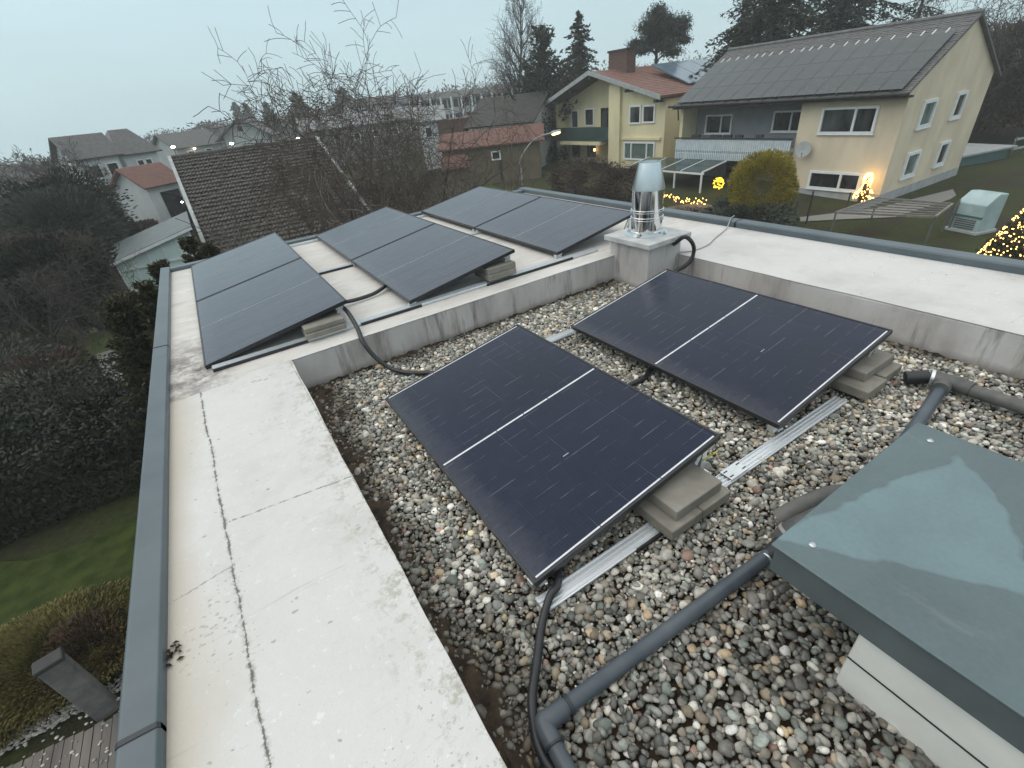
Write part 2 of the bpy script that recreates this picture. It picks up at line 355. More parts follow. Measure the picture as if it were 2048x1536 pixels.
# ------------------------------------------------------------------ solar panels
PW, PL = 1.10, 1.722
def make_panel(name):
    t = thing(name, None, 'solar panel'); th = .1653; fr = .03
    def tilt(o, z=.101): o.rotation_euler = (0, -th, 0); o.location = (0, 0, z); return o
    f = MB(); w = .012
    f.box(0, w, 0, PL, -fr, 0).box(PW-w, PW, 0, PL, -fr, 0).box(w, PW-w, 0, w, -fr, 0).box(w, PW-w, PL-w, PL, -fr, 0)
    tilt(f.build('frame', MT['black'], t, world=False, bevel=.0015))
    tilt(MB().box(w, PW-w, w, PL-w, -.008, -.003).build('glass', MT['glass_pv'], t, world=False))
    for y in (w+.004, PL-w-.011):
        for a, b in ((.02, .36), (.365, .72), (.725, 1.075)):
            tilt(MB().box(a, b, y, y+.008, -.0029, -.0018).build('edge_strip', MT['busbar'], t, world=False))
    for a, b in ((.02, .36), (.366, .545), (.551, .72), (.726, 1.08)):
        tilt(MB().box(a, b, PL/2-.0055, PL/2+.0055, -.0029, -.0022).build('cell_gap', MT['busbar'], t, world=False))
    tilt(MB().box(.50, .535, .44, .4425, -.0029, -.0022).build('cell_mark', MT['busbar'], t, world=False))
    xh = PW*math.cos(th)-.06; zh = .101+(PW-.06)*math.sin(th)-fr
    for y in (.02, PL-.06):
        b = MB(); b.box(.0, .07, y, y+.04, .036, .070).box(.03, .07, y-.01, y+.05, .036, .046)
        b.build('low_bracket', MT['silver'], t, world=False, bevel=.002)
        b = MB(); b.bar((xh, y+.02, .036), (xh+.01, y+.02, zh), .035, .02, (0, 1, 0)).bar((xh-.10, y+.02, .04), (xh+.01, y+.02, zh-.01), .03, .012, (0, 1, 0)).box(xh-.13, xh+.05, y, y+.04, .036, .044)
        b.build('high_bracket', MT['silver'], t, world=False, bevel=.002)
    s = MB(); s.lathe([(.007, 0), (.007, .006), (.001, .008)], (.045, -.014, .078), 8)
    s.build('bolt', MT['steel_screw'], t, world=False)
    return t
proto = make_panel('solar_panel')
PG = 'solar panels mounted on the flat roof'
PAN = [(.551, .985, 0, 'dark solar panel nearest the camera on the gravel beside the left parapet'),
       (2.103, .955, .022, 'dark solar panel on the gravel beside the chimney and right parapet'),
       (-.405, 3.70, H0-.07+.0, 'near panel of the pair beside the left flashing and dirt stain'),
       (-.405, 5.44, H0-.07, 'far panel of the pair beside the left flashing and roof edge'),
       (1.159, 3.64, H0-.03, 'near panel of the middle pair on the upper roof'),
       (1.159, 5.378, H0-.03, 'far panel of the middle pair on the upper roof'),
       (2.804, 3.74, H0-.034, 'near panel of the pair behind the steel flue'),
       (2.804, 5.478, H0-.034, 'far panel of the pair behind the steel flue, at roof edge')]
gapm = {}
def dull(me):
    n = me.copy(); n.materials.clear(); n.materials.append(MT['gap_dull']); gapm[n.name] = n; return n
for i, (x, y, z, lab) in enumerate(PAN):
    p = proto if i == 0 else copytree(proto)
    p.location = (x, y, z); prop(p, lab, 'solar panel', PG)
    if i == 2: sheen_me = [c for c in p.children if c.name.startswith('glass')][0].data.copy(); sheen_me.materials.clear(); sheen_me.materials.append(MT['glass_sheen'])
    if i > 1:
        for c in p.children:
            if c.name.startswith('cell_gap'): c.data = gapm[c.data.name] if c.data.name in gapm else gapm.setdefault(c.data.name, dull(c.data))
        for c in [c for c in p.children if c.name.startswith(('edge_strip', 'cell_mark'))]: bpy.data.objects.remove(c)
    if i > 1: [c for c in p.children if c.name.startswith('glass')][0].data = sheen_me

def rail(x0, x1, y, z0, lab, step=None):
    t = thing('mounting_rail', lab, 'rail', (x0, y, z0), 'aluminium rails under the solar panels'); m = MB()
    w = .031
    m.box(x0, x1, y-w, y+w, z0, z0+.016)
    for a, b, h in ((-w, -w+.004, .024), (w-.004, w, .024), (-.013, -.007, .022), (.007, .013, .022)): m.box(x0, x1, y+a, y+b, z0+.0161, z0+h)
    m.box(x0, x1, y-w-.008, y-w-.0001, z0+.010, z0+.018)
    m.build('channel', MT['galv'], t)
    if step:
        for a, b in step: MB().box(a, b, y-w-.016, y-w-.0065, z0, z0+.022).build('rubber_pad', MT['rubber'], t)
    return t
rail(.54, 2.72, .94, .010, 'bare aluminium rail on gravel at the near ends of two panels', [(1.02, 1.5)])
rail(.60, 3.2, 2.745, .010, 'bare aluminium rail on gravel at the far ends of two panels')
zr = H0+.001
rail(-.36, 3.24, 3.655, zr, 'long aluminium rail along the step between upper roof and gravel', [(-.36, .3), (.72, 1.25), (1.9, 2.9)])
rail(-.36, 3.9, 5.40, zr, 'long aluminium rail crossing the middle of the upper roof', [(.6, 1.3)])
rail(-.36, 3.9, 7.075, zr, 'long aluminium rail along the far flashing of the upper roof')
cpl = thing('rail_connector', 'small slotted aluminium connector plate clamped over the near gravel rail', 'connector', (1.73, .94, .035))
MB().box(1.665, 1.80, .905, .975, .0345, .040).build('plate', MT['silver'], cpl, bevel=.002)
for x in (1.685, 1.78):
    for y in (.922, .958): MB().box(x-.013, x+.013, y-.003, y+.003, .0401, .0412).build('slot', MT['black'], cpl)

SG = 'concrete ballast slabs weighing down the solar panels'
def slab(x0, x1, y0, y1, z0, z1, lab):
    o = MB().box(x0, x1, y0, y1, z0, z1).build('concrete_slab', MT['slab'], bevel=.006); prop(o, lab, 'concrete slab', SG)
slab(1.16, 1.353, .835, 1.20, .036, .094, 'bottom left ballast slab under the panel nearest the camera')
slab(1.357, 1.55, .835, 1.20, .036, .094, 'bottom right ballast slab under the panel nearest the camera')
slab(1.215, 1.515, .865, 1.20, .0945, .152, 'upper ballast slab resting across two others under the nearest panel')
slab(2.77, 2.985, .835, 1.16, .036, .094, 'bottom left ballast slab under the panel beside the chimney')
slab(3.005, 3.22, .855, 1.16, .036, .094, 'bottom right ballast slab under the panel beside the chimney')
slab(2.86, 3.20, .905, 1.22, .0945, .152, 'upper ballast slab resting across two under the panel by the chimney')
slab(.295, .60, 3.58, 3.84, zr+.030, zr+.070, 'lower ballast slab under the panel beside the left flashing')
slab(.30, .605, 3.60, 3.86, zr+.0705, zr+.111, 'upper ballast slab under the panel beside the left flashing')
slab(1.92, 2.22, 3.60, 3.88, zr+.036, zr+.092, 'lower ballast slab under the near panel of the middle pair')
slab(1.925, 2.225, 3.61, 3.89, zr+.0925, zr+.148, 'upper ballast slab under the near panel of the middle pair')

# ------------------------------------------------------------------ cables and pipes
def spline(pts, n=14):
    P = [np.array(p, float) for p in pts]; P = [2*P[0]-P[1]]+P+[2*P[-1]-P[-2]]; out = []
    for i in range(1, len(P)-2):
        for k in range(n):
            t = k/n; a, b, c, d = P[i-1:i+3]
            out.append(.5*((2*b)+(-a+c)*t+(2*a-5*b+4*c-d)*t*t+(-a+3*b-3*c+d)*t**3))
    return out+[P[-2]]
def hose(name, lab, pts, r, mat=None, n=14, cat='cable', seg=10, group=None, ribbed=True):
    q = spline(pts, n)
    if ribbed:   # corrugation
        L = [0]
        for a, b in zip(q[:-1], q[1:]): L.append(L[-1]+np.linalg.norm(b-a))
        m = int(L[-1]/.006); s = np.linspace(0, L[-1], m); A = np.array(q)
        q = [np.array([np.interp(u, L, A[:, k]) for k in range(3)]) for u in s]; rr = [r*(1 if i % 2 else .9) for i in range(m)]
    else: rr = r
    o = MB().tube(q, rr, seg).build(name, mat or MT['rubber'], smooth=True); prop(o, lab, cat, group); return o
CG = 'black corrugated cable conduits between the panels'
hose('cable_conduit', 'black conduit hanging from the upper roof panel down onto the gravel', [(.60, 3.95, .43), (.655, 3.72, .40), (.66, 3.5, .31), (.645, 3.36, .245), (.68, 3.28, .14), (.75, 3.18, .05), (.84, 3.05, .03), (.97, 2.93, .03), (1.15, 2.72, .05)], .018, group=CG)
hose('cable_conduit', 'black conduit between two panel pairs on the upper roof', [(.45, 4.08, .42), (.62, 4.1, .36), (.78, 4.15, .31), (.98, 4.18, .30), (1.1, 4.22, .31), (1.22, 4.34, .31)], .018, group=CG)
hose('cable_conduit', 'black conduit crossing the gravel gap between the two gravel panels', [(1.7, 1.8, .10), (1.86, 1.83, .035), (1.95, 1.85, .025), (2.06, 1.85, .022), (2.18, 1.90, .03), (2.4, 2.0, .05)], .018, group=CG)
hose('cable_conduit', 'black conduit running over the gravel from the nearest panel to the pipe elbow', [(.80, 1.18, .05), (.70, 1.03, .045), (.635, .95, .062), (.58, .93, .055), (.50, .875, .022), (.40, .77, .02), (.325, .69, .02), (.28, .61, .02), (.262, .55, .02), (.262, .50, .02), (.272, .45, .02), (.29, .40, .02), (.31, .3, .02), (.33, 0, .02)], .017, group=CG)
hose('cable_conduit', 'black conduit looping out from under the chimney cap', [(3.56, 2.93, .385)]+[tuple(aty(*q, 2.78)) for q in ((1368, 474), (1382, 482), (1388, 498), (1383, 518), (1370, 532), (1350, 545))]+[(3.40, 2.75, .08)], .019, group=CG)
hose('grey_cable', 'thin grey cable lying over the right parapet to the flashing', [(3.60, 2.93, .06), (3.625, 2.94, .2), (3.65, 2.95, H0+.006), (3.80, 2.89, H0+.006), (4.02, 2.90, H0+.006), (4.23, 2.98, H0+.006), (4.45, 3.06, H0+.006), (4.62, 3.12, H0+.012), (4.74, 3.17, .345), (4.90, 3.24, .34)], .006, MT['wire'], ribbed=False, seg=6)
hose('earth_wire', 'short yellow and green wire at the corner of the nearest panel', [(1.545, 1.0, .165), (1.565, .975, .20), (1.568, .96, .222), (1.58, .953, .238)], .0035, MT['yellow'], ribbed=False, cat='wire', seg=6)
g = thing('drain_pipe', 'slate grey plastic pipe with an elbow running from the hatch over the gravel', 'pipe', (.6, .55, 0))
ra = .0275; zp = .036
pa = atz(1545, 1108, zp); pb_ = atz(1112, 1428, zp); pc_ = atz(1086, 1448, zp); pd_ = atz(1108, 1490, zp); pe_ = pd_+(pd_-pc_)*12
MB().tube([pa+(.04, 0, .01), pb_], ra, 24).build('pipe', MT['pipe'], g, smooth=True)
el = spline([pb_+(pa-pb_)*.03, pb_*.6+pc_*.4, pc_+(.006, .002, 0), pc_*.6+pd_*.4, pd_], 8)
MB().tube(el, ra*1.14, 24).build('elbow', MT['pipe'], g, smooth=True)
MB().tube([pd_-(pd_-pc_)*.1, pe_], ra, 24).build('pipe', MT['pipe'], g, smooth=True)
for k, s_ in ((0, 1.2), (1.4, 1.16)):
    q = pd_+(pd_-pc_)*k; MB().tube([q, q+(pd_-pc_)*.12], ra*s_, 24).build('joint_ring', MT['flash_dark'], g, smooth=True)
q = pb_+(pa-pb_)*.04; MB().tube([q, q+(pa-pb_)*.012], ra*1.19, 24).build('joint_ring', MT['flash_dark'], g, smooth=True)
MB().tube([pa-(.05, 0, 0), pa+(.06, 0, .012)], ra*1.28, 24).build('socket', MT['rubber'], g, smooth=True)
MB().tube([pa-(.056, 0, 0), pa-(.049, 0, 0)], ra*1.36, 24).build('collar', MT['silver'], g, smooth=True)
g = thing('branch_pipe', 'weathered grey pipe with a tee behind the hatch below the right parapet', 'pipe', (3.2, .62, 0))
MB().tube([(2.2, .50, .06), (3.15, .63, .06)], .032, 20).build('pipe', MT['pipe'], g, smooth=True)
MB().tube([(3.21, .70, .075), (3.22, .60, .075), (3.215, .52, .075)], .044, 20).build('tee', MT['pipe_dirty'], g, smooth=True)
MB().tube([(3.215, .56, .07), (3.205, -.9, .07)], .036, 20).build('pipe', MT['pipe_dirty'], g, smooth=True)
MB().tube([(3.205, .715, .075), (3.14, .80, .055)], .04, 20).build('end_piece', MT['rubber'], g, smooth=True)
MB().tube([(3.213, .695, .075), (3.208, .71, .075)], .049, 20).build('collar', MT['silver'], g, smooth=True)
MB().tube([(3.11, .625, .07), (3.16, .632, .07)], .043, 20).build('socket', MT['pipe_dirty'], g, smooth=True)
v = thing('vent_duct', 'dusty grey duct bend pushed against the far side of the hatch', 'duct', (1.62, .52, 0))
MB().tube(spline([(1.78, .34, .20), (1.68, .47, .17), (1.60, .53, .11), (1.545, .565, .05), (1.535, .57, -.03)], 8), .046, 22).build('bend', MT['pipe_dirty'], v, smooth=True)
MB().tube(spline([(1.95, .38, .15), (1.82, .52, .15), (1.71, .59, .10), (1.63, .645, .02)], 8), .042, 22).build('bend', MT['pipe_dirty'], v, smooth=True)
MB().tube([(1.557, .558, .068), (1.549, .562, .056)], .050, 22).build('collar', MT['wire'], v, smooth=True)

# ------------------------------------------------------------------ roof hatch
hb = thing('roof_hatch', 'low roof hatch with a wetted grey green sheet metal lid', 'hatch', (1.6, -.1, 0))
LX0, LX1, LY0, LY1, LZ = 1.135, 2.135, -1.1, .452, .42
MB().box(1.165, 2.09, LY0, .17, -.04, .318).build('upstand', MT['hatch_wall'], hb, bevel=.012)
m = MB(); m.add([(1.1645, .168, .15), (1.1645, LY0, .115), (1.1635, LY0, .119), (1.1635, .168, .154)], [(0, 1, 2, 3)])
m.hexa([(1.162, LY0, .112), (1.1655, LY0, .112), (1.1655, .168, .148), (1.162, .168, .148)], [(1.162, LY0, .116), (1.1655, LY0, .116), (1.1655, .168, .152), (1.162, .168, .152)])
m.build('membrane_edge', MT['flash_dark'], hb)
ld = MB().box(LX0, LX1, LY0, LY1, LZ-.010, LZ).build('lid', MT['lid'], hb, bevel=.006, bseg=3)
m = MB(); k = .012
m.box(LX0+k, LX0+k+.002, LY0, LY1-k, LZ-.125, LZ-.0102).box(LX1-k-.002, LX1-k, LY0, LY1-k, LZ-.125, LZ-.0102).box(LX0+k+.0021, LX1-k-.0021, LY1-k-.002, LY1-k, LZ-.125, LZ-.0102)
m.build('skirt', simple('dark_sheet_metal_skirt', (.07, .085, .09), (.10, .12, .125), 4, .4), hb)
for (a, b) in ((1625, 1090), (1860, 882)):
    q = atz(a, b, LZ); MB().lathe([(.012, LZ), (.012, LZ+.003), (.007, LZ+.007), (.001, LZ+.008)], (q[0], q[1], 0), 10).build('screw', MT['steel_screw'], ld)

# ------------------------------------------------------------------ gravel (uncountable) and damp moss
def fbm(x, y, s, o=4):
    return mnoise.fractal(Vector((x*s, y*s, 3.7)), 1.0, 2.0, o)
def mossness(x, y):
    m = max(0, 1-(x-XL)/(.30+.24*fbm(x, y, 1.3, 3))) if x > XL else 1
    m = max(m, .9*max(0, 1-(YB-y)/(.13+.10*fbm(x, y, 1.7, 3))))
    m = max(m, .8*max(0, 1-(XR-x)/(.12+.09*fbm(x, y, 1.9, 3))))
    return m+.30*fbm(x, y, 4.5, 4)
def soil_z(x, y):
    m = mossness(x, y); k = min(1, max(0, (m-.38)/.45))
    return -.026+.040*k+.020*fbm(x, y, 26, 4)*k
nx, ny = 170, 190
MB().grid(lambda u, v: (XL+.001+u*(XR-XL-.002), -.75+v*(YB+.75-.001), soil_z(XL+u*(XR-XL), -.75+v*(YB+.75))), nx, ny).build('moss_and_soil', MT['soil'], smooth=True)['kind'] = 'stuff'
import bmesh
bm = bmesh.new(); bmesh.ops.create_icosphere(bm, subdivisions=2, radius=1); bm.verts.ensure_lookup_table()
IV = np.array([v.co[:] for v in bm.verts]); IF = np.array([[v.index for v in f.verts] for f in bm.faces]); bm.free()
rg = np.random.default_rng(11)
pal = np.array([(.15, .15, .14), (.22, .22, .205), (.10, .105, .10), (.30, .295, .27), (.18, .165, .14), (.40, .39, .36), (.13, .15, .14), (.25, .21, .155), (.21, .23, .215), (.34, .27, .18), (.19, .13, .11), (.52, .51, .48)])
pw = np.array([18, 18, 14, 13, 11, 6, 7, 5, 6, 1.6, 1.6, 2.2]); pw = pw/pw.sum()
VV, FF, TT = [], [], []; n0 = 0
def stones(step, zbase, zj, smin, smax, keep):
    global n0
    xs = np.arange(XL+.012, XR-.008, step); ys = np.arange(-.72, YB-.008, step)
    for yi, y in enumerate(ys):
        for x in xs:
            x2 = x+(yi % 2)*step/2+rg.uniform(-.42, .42)*step; y2 = y+rg.uniform(-.42, .42)*step
            if rg.random() > keep or not XL+.01 < x2 < XR-.008 or y2 > YB-.008: continue
            if smax < .012 and y2 < .55 and rg.random() < .75: continue
            if 1.19 < x2 < 2.06 and y2 < .13: continue
            if 3.27 < x2 < 3.66 and 2.97 < y2: continue
            if y2 < .25 and x2 > 2.2 and y2 < -.25: continue
            m = mossness(x2, y2)
            if m > .75 and rg.random() < (m-.70)*1.7: continue
            a = rg.uniform(smin, smax)*(1+.5*(rg.random() < .1)); ax = np.array([a, a*rg.uniform(.62, .95), a*rg.uniform(.42, .72)])
            # lumpy, never a perfect ellipsoid
            fr = rg.uniform(1.1, 1.9, 3); ph = rg.uniform(0, 6.3, 3)
            W = IV*(1+.13*np.sin(IV[:, [1]]*fr[0]*2+ph[0])+.11*np.sin(IV[:, [2]]*fr[1]*2+ph[1])+.09*np.sin(IV[:, [0]]*fr[2]*3+ph[2]))*ax
            yaw, tx, ty = rg.uniform(0, 6.28), rg.normal(0, .35), rg.normal(0, .35)
            c, s = math.cos(yaw), math.sin(yaw); RZ = np.array([[c, -s, 0], [s, c, 0], [0, 0, 1]])
            c, s = math.cos(tx), math.sin(tx); RX = np.array([[1, 0, 0], [0, c, -s], [0, s, c]])
            c, s = math.cos(ty), math.sin(ty); RY = np.array([[c, 0, s], [0, 1, 0], [-s, 0, c]])
            W = W@(RZ@RX@RY).T
            VV.append(W+np.array([x2, y2, zbase+rg.uniform(-zj, zj)])); FF.append(IF+n0); n0 += len(IV)
            col = pal[rg.choice(len(pal), p=pw)]*float(np.clip(rg.lognormal(.36, .34), .6, 2.6))
            col = np.minimum(col, .78)
            k = min(1, max(0, (m-.15)/.5)); col = col*(1-.66*k)+np.array([.035, .024, .014])*.6*k
            near_dark = .5+.5*max(-1, min(1, 2.4*fbm(x2, y2, 1.1, 3)+3.2*(.58-y2)-.25)); col = col*(1-.50*near_dark)*np.array([1.03, 1.0, .96])*1.22  # stones darken in patches and towards the near end of the roof
            TT.append(np.tile(np.append(col, 1), (len(IV), 1)))
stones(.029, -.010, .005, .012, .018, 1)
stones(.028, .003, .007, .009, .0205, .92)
IV_, IF_ = IV, IF
bm = bmesh.new(); bmesh.ops.create_icosphere(bm, subdivisions=1, radius=1); bm.verts.ensure_lookup_table()
IV = np.array([v.co[:] for v in bm.verts]); IF = np.array([[v.index for v in f.verts] for f in bm.faces]); bm.free()
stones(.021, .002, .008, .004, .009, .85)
IV, IF = IV_, IF_
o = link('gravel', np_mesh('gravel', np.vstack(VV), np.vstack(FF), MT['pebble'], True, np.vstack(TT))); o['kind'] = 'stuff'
del VV, FF, TT
# crisp leaf litter on the left parapet
lit = MT['soil']
m = MB(); rr = random.Random(3)
q = atz(345, 1308, H0)
for k in range(26):
    x, y = q[0]+rr.gauss(0, .012), q[1]+rr.gauss(.0, .02); a = rr.uniform(0, 6.28); l = rr.uniform(.004, .013)
    d = np.array([math.cos(a), math.sin(a), 0])*l; e = np.array([-d[1], d[0], 0])*.5; z = H0+.002+rr.random()*.008
    m.add([(x-d[0], y-d[1], z), (x+e[0], y+e[1], z+.003), (x+d[0], y+d[1], z), (x-e[0], y-e[1], z+.004)], [(0, 1, 2, 3)])
prop(m.build('leaf_litter', lit), 'small clump of dark dead leaves against the left flashing', 'leaf litter')
# ================================================================== ground
def sm(t): t = max(0.0, min(1.0, t)); return t*t*(3-2*t)
def gz(x, y):
    d = math.hypot(x, y); az = math.degrees(math.atan2(x, y))
    z = -6.0+.55*sm((d-34)/8)*sm((az-15)/15)*sm((75-az)/15)
    z += .040*max(0, min(d, 230)-58)*sm((az+8)/26)*sm((95-az)/30)
    z += .12*mnoise.noise(Vector((x*.11, y*.11, 1)))*sm((d-8)/10)
    return z
def ground_material():
    t = NT('winter_lawn_and_soil'); o = t.sep()
    n = t.noise(.35, 6, .65); f = t.noise(7, 6, .75); h = t.noise(40, 4, .7)
    grass = t.ramp(f, [(.3, (.017, .022, .006)), (.5, (.034, .044, .011)), (.7, (.056, .064, .019))])
    dead = t.ramp(h, [(.35, (.022, .018, .012)), (.65, (.05, .04, .027))])
    c = t.mix(t.ramp(n, [(.50, 0), (.58, 1)]), grass, dead); c = t.mix(t.ramp(t.noise(1.7, 6, .75), [(.5, 0), (.7, .7)]), c, (.03, .025, .014)); t.col(c); t.rough(.9).spec(.2); t.bump(t.noise(14, 6, .8), .8, .06); return t.m
MT['ground'] = ground_material()
MT['grass_bright'] = simple('mossy_green_lawn', (.045, .062, .014), (.085, .105, .03), .8, .85, spec=.2)
MT['grass'] = simple('short_winter_grass', (.016, .027, .004), (.040, .055, .011), 2.5, .8, .03, 30, spec=.1, detail=8)
vs = []; fs = []; nr, na = 90, 150
for i in range(nr+1):
    r = 3.0*(1.0)*((340/3.0)**(i/nr)) if i else 0
    for k in range(na):
        a = 2*math.pi*k/na; x, y = r*math.sin(a), r*math.cos(a); vs.append((x, y, gz(x, y)))
for i in range(nr):
    for k in range(na): fs.append((i*na+k, (i+1)*na+k, (i+1)*na+(k+1) % na, i*na+(k+1) % na))
o = MB().add(vs, fs).build('ground', MT['ground'], smooth=True); o['kind'] = 'structure'
# ================================================================== plants
def rotz(d, a): c, s = math.cos(a), math.sin(a); return np.array([c*d[0]-s*d[1], s*d[0]+c*d[1], d[2]])
class Leaves:
    def __init__(s, seed): s.r = np.random.default_rng(seed); s.V = []; s.n = 0
    def put(s, c, size, aspect=.5, axis=None, spread=1.0, droop=0):
        """c (N,3) centres -> one leaf shaped quad each"""
        c = np.asarray(c, float); N = len(c); r = s.r
        u = r.normal(size=(N, 3))
        if axis is not None: u = np.asarray(axis)+spread*u*.5
        u[:, 2] -= droop; u /= np.linalg.norm(u, axis=1)[:, None]
        w = np.cross(u, r.normal(size=(N, 3))); w /= np.linalg.norm(w, axis=1)[:, None]+1e-9
        L = size*r.uniform(.6, 1.35, N)[:, None]; W = L*aspect
        s.V.append(np.stack([c-u*L*.5, c+w*W*.5-u*L*.05, c+u*L*.5, c-w*W*.5-u*L*.05], 1).reshape(-1, 3)); s.n += N
    def mesh(s, name, mat):
        V = np.vstack(s.V); return np_mesh(name, V, np.arange(len(V)).reshape(-1, 4), mat)
def leafmat(name, c1, c2, c3, scale=1.6, rough=.65):
    t = NT(name); a = t.noise(scale, 4, .6); b = t.noise(scale*9, 3, .6)
    c = t.ramp(a, [(.32, c1), (.52, c2), (.70, c3)]); c = t.mix(1, c, t.ramp(b, [(.3, .65), (.7, 1.3)]), 'MULTIPLY'); c = t.mix(t.ramp(t.noise(scale*.28, 3, .5), [(.42, 0), (.62, .6)]), c, (c2[0]*1.15+.006, c2[1]*.85, c2[2]*.7)) if name.startswith(('near', 'bare', 'dark')) else c
    t.col(c).rough(rough).spec(.25); return t.m
MT['bark'] = simple('dark_wet_bark', (.022, .018, .016), (.055, .047, .04), 9, .85, .01, 40)
MT['twig'] = simple('dark_winter_twigs', (.030, .024, .022), (.062, .050, .045), 3, .85)
MT['twig_red'] = simple('reddish_brown_twigs', (.060, .040, .032), (.115, .078, .06), 2, .85)
MT['twig_brown'] = simple('soft_brown_twigs', (.055, .043, .037), (.10, .078, .064), 2, .85)
MT['twig_pale'] = simple('grey_lichen_twigs', (.075, .068, .06), (.13, .12, .10), 2, .85)
MT['spruce'] = leafmat('dark_spruce_needles', (.014, .022, .016), (.026, .038, .026), (.042, .056, .036))
MT['pine'] = leafmat('blue_grey_pine_needles', (.020, .030, .024), (.036, .048, .038), (.058, .070, .052))
MT['yew'] = leafmat('near_black_yew_leaves', (.008, .013, .010), (.016, .024, .016), (.03, .04, .024), 1.1)
MT['thuja'] = leafmat('brown_green_thuja_scales', (.020, .020, .008), (.040, .038, .015), (.062, .055, .024), 2)
MT['golden'] = leafmat('golden_green_conifer_scales', (.09, .085, .010), (.27, .225, .022), (.42, .33, .035), 2.4)
MT['heath'] = leafmat('yellow_olive_foliage', (.05, .047, .013), (.115, .10, .028), (.17, .148, .048), 2.2)
MT['brownleaf'] = leafmat('withered_brown_leaves', (.035, .022, .015), (.075, .046, .028), (.12, .07, .04), 2)
MT['hedge_brown'] = leafmat('bare_brown_hedge_twigs', (.026, .019, .015), (.058, .041, .031), (.095, .068, .05), 1.4)
MT['greyshrub'] = leafmat('grey_green_shrub_leaves', (.030, .036, .028), (.06, .068, .052), (.10, .105, .085), 2)

def conifer(name, lab, base, height, radius, seed, mat='spruce', z0=.08, droop=.35, dens=1.0, power=.9, leaf=.30, lean=(0, 0), group=None, ragged=.25, cat='tree', wh=3.0, hang=0):
    rn = np.random.default_rng(seed); t = thing(name, lab, cat, base, group); lv = Leaves(seed)
    b = np.array(base, float)
    MB().tube([(b[0], b[1], b[2]-.2), (b[0]+lean[0]*.5, b[1]+lean[1]*.5, b[2]+height*.5), (b[0]+lean[0], b[1]+lean[1], b[2]+height*.98)], [radius*.055+.06, radius*.04+.03, .012], 7).build('trunk', MT['bark'], t)
    nl = int(height*wh*dens**.5)+6; br = MB()
    for i in range(nl):
        f = z0+(1-z0)*(i+rn.random()*.8)/nl
        if f > .995: continue
        rr = radius*(1-f)**power*(1+.12*math.sin(i*1.7))+.08
        nb = max(3, int(6*dens))
        for k in range(nb):
            a = rn.uniform(0, 6.283); L = rr*rn.uniform(1-ragged*1.6, 1+ragged*.6)
            d = np.array([math.cos(a), math.sin(a), 0]); o = np.array([lean[0]*f, lean[1]*f, f*height])
            n = max(4, int(L/leaf*4.2*dens)); s = rn.uniform(.12, 1, n)
            up = .35 if f > .8 else 0
            P = o+d*(L*s)[:, None]+np.stack([np.zeros(n), np.zeros(n), L*(up*s-droop*s**1.6)], 1)+rn.normal(size=(n, 3))*leaf*.26*(1.1-s*.6)[:, None]
            if hang: P[:, 2] -= hang*np.abs(rn.normal(size=n))*(1-.3*s)
            if hang: br.tube([b+o, b+o+d*L*.5+(0, 0, L*(-droop*.33)), b+o+d*L+(0, 0, -L*droop)], [.05, .03, .012], 4, cap=False)
            lv.put(P, leaf, .34, np.tile(d+np.array([0, 0, -droop*.6]), (n, 1)), 1.1)
    lv.put(np.array([[lean[0], lean[1], height*(.94+.06*q)] for q in rn.random(10)]), leaf*.7, .3, np.tile((0, 0, 1.0), (10, 1)), .6)
    link('crown', lv.mesh('crown', MT[mat]), t)
    if br.v: br.build('branches', MT['bark'], t)
    return t

